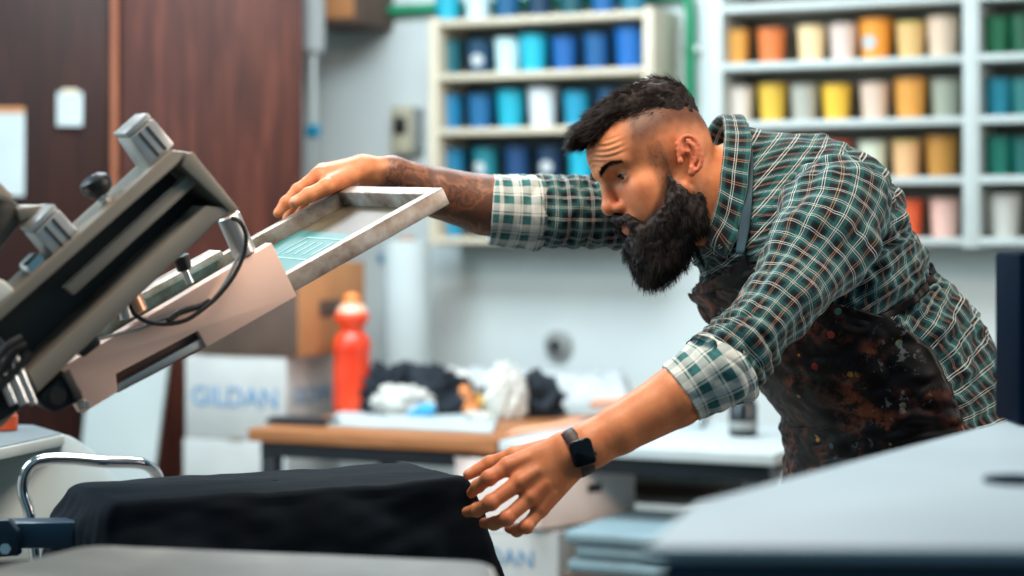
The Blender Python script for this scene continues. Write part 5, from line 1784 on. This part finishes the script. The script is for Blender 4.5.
sleeve('cuff', [(735, 361, 2.903, .056), (722, 369, 2.897, .0605), (704, 381, 2.891, .0575), (688, 391, 2.887, .0515), (683, 394.5, 2.886, .0495)], M['plaid_in'], shirt, seed=240,
       bunch=(0.1, 0.35, 160, 0.004, 0.5), rim=0.0045, amp=0.6)
sleeve('cuff', [(540, 212.5, 3.367, .0600), (530, 212.3, 3.363, .0630), (512, 211.5, 3.357, .0620), (496, 210.5, 3.35, .0610), (491.5, 210.2, 3.349, .0600)], M['plaid_in'], shirt, seed=260,
       bunch=(0.1, 0.35, 160, 0.002, 0.5), rim=0.0045, amp=0.45)

# ---- collar
bk, fr = W(719, 119, 3.275), W(702, 236, 3.20)
cC = (bk + fr) / 2; cB = (fr - bk) / 2; cA = np.array([.14, -.99, .0]) * 0.084
cT = nrm(W(760, 190, 3.25) - W(716, 172, 3.25))
ths = np.radians(np.linspace(90 + 22, 90 + 338, 120))       # from the front, round the far side and back, to the front again
rows = []
sizes = [(0.034, .96), (0.018, .975), (0.004, .99), (-0.003, 1.03), (0.000, 1.085)] + [(0.001 + .033 * k, 1.09 + .22 * k) for k in np.linspace(.12, 1, 9)]
for j, (dt, sc_) in enumerate(sizes):
    e = np.minimum(np.abs(ths - ths[0]), np.abs(ths - ths[-1]))
    ex = 1 + 0.5 * np.exp(-(e / .5) ** 2) * (j > 4) + 0.0
    rows.append(cC + np.outer(np.cos(ths), cA) * sc_ + np.outer(np.sin(ths), cB) * (1 + (sc_ - 1) * 0.70) + np.outer(dt * ex, cT))
CP = np.array(rows)
CP += 0.0012 * Waves(300, 14, 12)(CP.reshape(-1, 3)).reshape(CP.shape[:2])[..., None]
from mathutils.kdtree import KDTree
kd = KDTree(SP.shape[0] * SP.shape[1])
for i_, p_ in enumerate(SP.reshape(-1, 3)): kd.insert(p_, i_)
kd.balance()
SNF = SN.reshape(-1, 3)
for j in range(5, CP.shape[0]):
    for k in range(CP.shape[1]):
        co, i_, _ = kd.find(CP[j, k])
        h_ = float((CP[j, k] - np.array(co)) @ SNF[i_])
        if h_ < 0.0055: CP[j, k] += SNF[i_] * (0.0055 - h_)
for _ in range(6):
    CP[6:-1, 1:-1] = CP[6:-1, 1:-1] * .4 + .15 * (CP[5:-2, 1:-1] + CP[7:, 1:-1] + CP[6:-1, :-2] + CP[6:-1, 2:])
U = np.tile(np.concatenate([[0], np.cumsum(np.linalg.norm(np.diff(CP[4], axis=0), axis=1))])[None], (len(CP), 1))
Vv = np.tile(np.concatenate([[0], np.cumsum(np.linalg.norm(np.diff(CP[:, 60], axis=0), axis=1))])[:, None], (1, CP.shape[1]))
o = link('collar', mesh_arrays('collar', CP.reshape(-1, 3), grid_quads(*CP.shape[:2], False), grid_uv(U, Vv, False)), M['plaid'], shirt)
md = o.modifiers.new('t', 'SOLIDIFY'); md.thickness = 0.0025; md.offset = 0

# ---- apron
def shirt_param(px, py):
    d2 = (SPX - px) ** 2 + (SPY - py) ** 2 + np.where(SN[..., 1] < 0.1, 0, 1e6)
    i, j = np.unravel_index(np.argmin(d2), d2.shape)
    th = math.pi / 2 + 2 * math.pi * j / SP.shape[1]
    return 8.6 * i / (SP.shape[0] - 1), (th + math.pi) % (2 * math.pi) - math.pi
EDGE = [shirt_param(x, y) for x, y in ((745, 252), (752, 268), (790, 296), (820, 301), (850, 307), (886, 317), (905, 327), (925, 347), (944, 380), (960, 420), (962, 450))]
EDGE = sorted(EDGE)
def apr(T):
    near = np.interp(T, [e[0] for e in EDGE] + [11], [e[1] for e in EDGE] + [EDGE[-1][1]])
    far = np.interp(T, [2.2, 3.0, 4.4, 4.9, 5.15, 5.6, 6.5, 8, 11], np.radians([114, 122, 132, 150, 186, 196, 200, 200, 200]))
    return near, far
apron, AP = torso_piece('apron', (2.35, 10.6), apr, 170, 140, M['apron'], man, off=0.009, closed=False, wr=0.6, thick=0.0025)
# stitched border along the near edge
MB().tube(AP[::4, 1] + surf_normals(AP)[::4, 1] * -0.001, 0.0026, 6, 2).link('hem', M['apron'], apron)


def ribbon(name, pts, nrms, width, mat, parent, thick=0.002):
    P = spline(np.array(pts), 6); N = spline(np.array(nrms), 6); N /= np.linalg.norm(N, axis=1, keepdims=True)
    T = np.gradient(P, axis=0); T /= np.linalg.norm(T, axis=1, keepdims=True)
    S = np.cross(T, N); S /= np.linalg.norm(S, axis=1, keepdims=True)
    V = np.stack([P + S * width * k for k in (-.5, -.25, 0, .25, .5)], 1)
    o = link(name, mesh_arrays(name, V.reshape(-1, 3), grid_quads(len(P), 5, False)), mat, parent)
    md = o.modifiers.new('t', 'SOLIDIFY'); md.thickness = thick; md.offset = 0
    return o
pts = [on_shirt(x, y, o_) for x, y, o_ in ((741, 122, .006), (745, 140, .006), (747, 160, .006), (748, 182, .006), (748, 204, .006), (746, 226, .006), (742, 252, .010))]
ribbon('neck_strap', [p for p, n in pts], [n for p, n in pts], .017, M['strap'], apron)
# string tied round the back of the waist
thr = np.linspace(math.radians(13), math.radians(-170), 60); tr = WAIST(thr)
P = torso(tr, thr, 0.004, 1.0); c = np.array([torso(np.array([4.6]), np.array([a]), 0, 0)[0] for a in (0, math.pi)]).mean(0)
ribbon('waist_string', list(P), list((P - c) / np.linalg.norm(P - c, axis=1, keepdims=True)), .014, M['apron'], apron)

# ---- trousers and boots
HJ = [W(902, 448, 3.20), W(886, 452, 3.40)]
KN = [np.array([.60, 3.15, .50]), np.array([.50, 3.42, .51])]
AN = [np.array([.70, 3.15, .10]), np.array([.58, 3.45, .10])]
tf = Field(0.03)
tf.add(ell(W(893, 430, 3.29), (.115, .150, .11)), k=.02)
for h, k_, a in zip(HJ, KN, AN): tf.add(cone(h, k_, .082, .072), cone(k_, a, .075, .066))
tf.disp(lambda P: 0.003 * tw1(P) + 0.003 * np.abs(tw2(P)), W(888, 500, 3.3), 1.2)
tf.bounds()
V, Q = surface(tf, .006)
link('trousers', mesh_arrays('trousers', relax(V, Q, 1), Q), plain('grey_blue_denim', srgb(104, 126, 136), .85, bump=.2, bscale=300), man)
M['boot'] = plain('dark_leather_boot', srgb(44, 36, 32), .5)
for a in AN:
    bfm = Field(0.02)
    g0 = np.array([a[0], a[1], 0])
    fwd = np.array([-1.0, -.25, 0]); fwd /= np.linalg.norm(fwd)
    bfm.add(cone(a, g0 + [0, 0, .06], .055, .05), cone(g0 + fwd * -.03 + [0, 0, .045], g0 + fwd * .10 + [0, 0, .045], .042, .045), cone(g0 + fwd * .10 + [0, 0, .042], g0 + fwd * .18 + [0, 0, .038], .045, .036))
    bfm.disp(lambda P: np.maximum(0, .012 - P[:, 2]) * 3, g0, .4)
    bfm.bounds()
    V, Q = surface(bfm, .005); V[:, 2] = np.maximum(V[:, 2], 0.004)
    sh = link('boot', mesh_arrays('boot', V, Q), M['boot'], man)
    MB().prism([g0 + fwd * x + np.cross(fwd, [0, 0, 1]) * y for x, y in ((-.07, -.03), (-.075, 0), (-.07, .03), (.0, .042), (.12, .045), (.19, .025), (.205, 0), (.19, -.025), (.12, -.045), (0, -.042))], (0, 0, .014), .003).link(
        'sole', M['black'], sh)

# ---- wristwatch
fa = nrm(WRn - ELn)
wc = W(577, 452.5, 2.8475); cs_ = W(576.5, 456, 2.812)
nn = cs_ - wc; nn = nrm(nn - fa * (nn @ fa)); ss_ = np.cross(fa, nn)
MW = Matrix(((fa[0], ss_[0], nn[0], wc[0]), (fa[1], ss_[1], nn[1], wc[1]), (fa[2], ss_[2], nn[2], wc[2]), (0, 0, 0, 1)))
watch = thing('wristwatch', 'square black smart watch on dark brown strap around the wrist', 'watch', wc)
V = []
ang = np.linspace(0, 2 * np.pi, 72, endpoint=False)
RN_, RS_ = .0280, .0325
prof = [(-.0105, .0012), (-.0105, .0), (.0105, .0), (.0105, .0012), (.0098, .0028), (0, .0032), (-.0098, .0028)]
for x, d in prof:
    V.append([wc + fa * x + nn * (RN_ + d) * math.cos(a) + ss_ * (RS_ + d) * math.sin(a) for a in ang])
V = np.array(V + [V[0]])
link('strap', mesh_arrays('strap', V.reshape(-1, 3), grid_quads(len(V), len(ang), True)), plain('dark_brown_strap', srgb(52, 34, 32), .55, bump=.1), watch)
MW = MW @ Matrix.Rotation(math.radians(12), 4, 'Z')
lw = rounded_loop([np.array([x * .0170, y * .0192]) for x, y in ((-1, -1), (1, -1), (1, 1), (-1, 1))], .009, 8, 2)
MB(MW).prism([(p[0], p[1], RN_ + .0008) for p in lw], (0, 0, .0095), .0026).link('case', plain('dark_steel', srgb(40, 42, 46), .3, metal=.8), watch)
MB(MW).prism([(p[0] * .87, p[1] * .88, RN_ + .0098) for p in lw], (0, 0, .0012), .0004).link('screen', plain('black_glass', srgb(6, 7, 9), .12), watch)
MB(MW).cyl((-.0165, -.006, RN_ + .0055), (-.0188, -.006, RN_ + .0055), .0032, n=16, bev=.0006).link('crown', M['blacksteel'], watch)
# ================================================================== light, camera, exposure
def area(name, loc, target, size, power, col, size_y=None):
    l = bpy.data.lights.new(name, 'AREA'); l.energy = power; l.color = col[:3]
    l.shape = 'RECTANGLE' if size_y else 'SQUARE'; l.size = size
    if size_y: l.size_y = size_y
    o = bpy.data.objects.new(name, l); COL.objects.link(o)
    o.location = loc
    o.rotation_euler = (Vector(target) - Vector(loc)).to_track_quat('-Z', 'Y').to_euler()
    return o
area('ceiling_lamp_back', (-0.6, 5.1, 3.0), (-0.5, 5.5, 0), 2.2, 145, srgb(232, 244, 250), 1.2)
area('ceiling_lamp_front', (0.0, 2.5, 3.0), (0.0, 2.95, 1.0), 1.2, 64, srgb(255, 232, 210), 1.0)
area('side_window', (3.4, 2.6, 2.2), (0.4, 3.2, 1.2), 1.2, 58, srgb(255, 234, 214), 1.4)
area('left_fill', (-2.6, 3.2, 2.5), (-0.3, 5.4, 1.3), 1.6, 95, srgb(214, 236, 246), 1.4)  # added fill that brightens the left wall area and press; no window there
wd = bpy.data.worlds.new('room_light'); SC.world = wd; wd.use_nodes = True
bg = wd.node_tree.nodes['Background']; bg.inputs[0].default_value = srgb(128, 182, 208); bg.inputs[1].default_value = 0.38

cam = bpy.data.cameras.new('camera'); co = bpy.data.objects.new('camera', cam); COL.objects.link(co)
co.location = (0, 0, CAMZ); co.rotation_euler = (math.pi / 2, 0, 0)
cam.sensor_width = 36.0; cam.lens = FPX / 1024 * 36.0; cam.shift_y = -58 / 1024
cam.clip_start = 0.05
cam.dof.use_dof = True; cam.dof.focus_distance = 3.03; cam.dof.aperture_fstop = 2.2; cam.dof.aperture_blades = 9
SC.camera = co
SC.view_settings.view_transform = 'Standard'; SC.view_settings.look = 'None'
SC.view_settings.gamma = 1.0; SC.view_settings.exposure = 0.0; SC.view_settings.use_curve_mapping = False
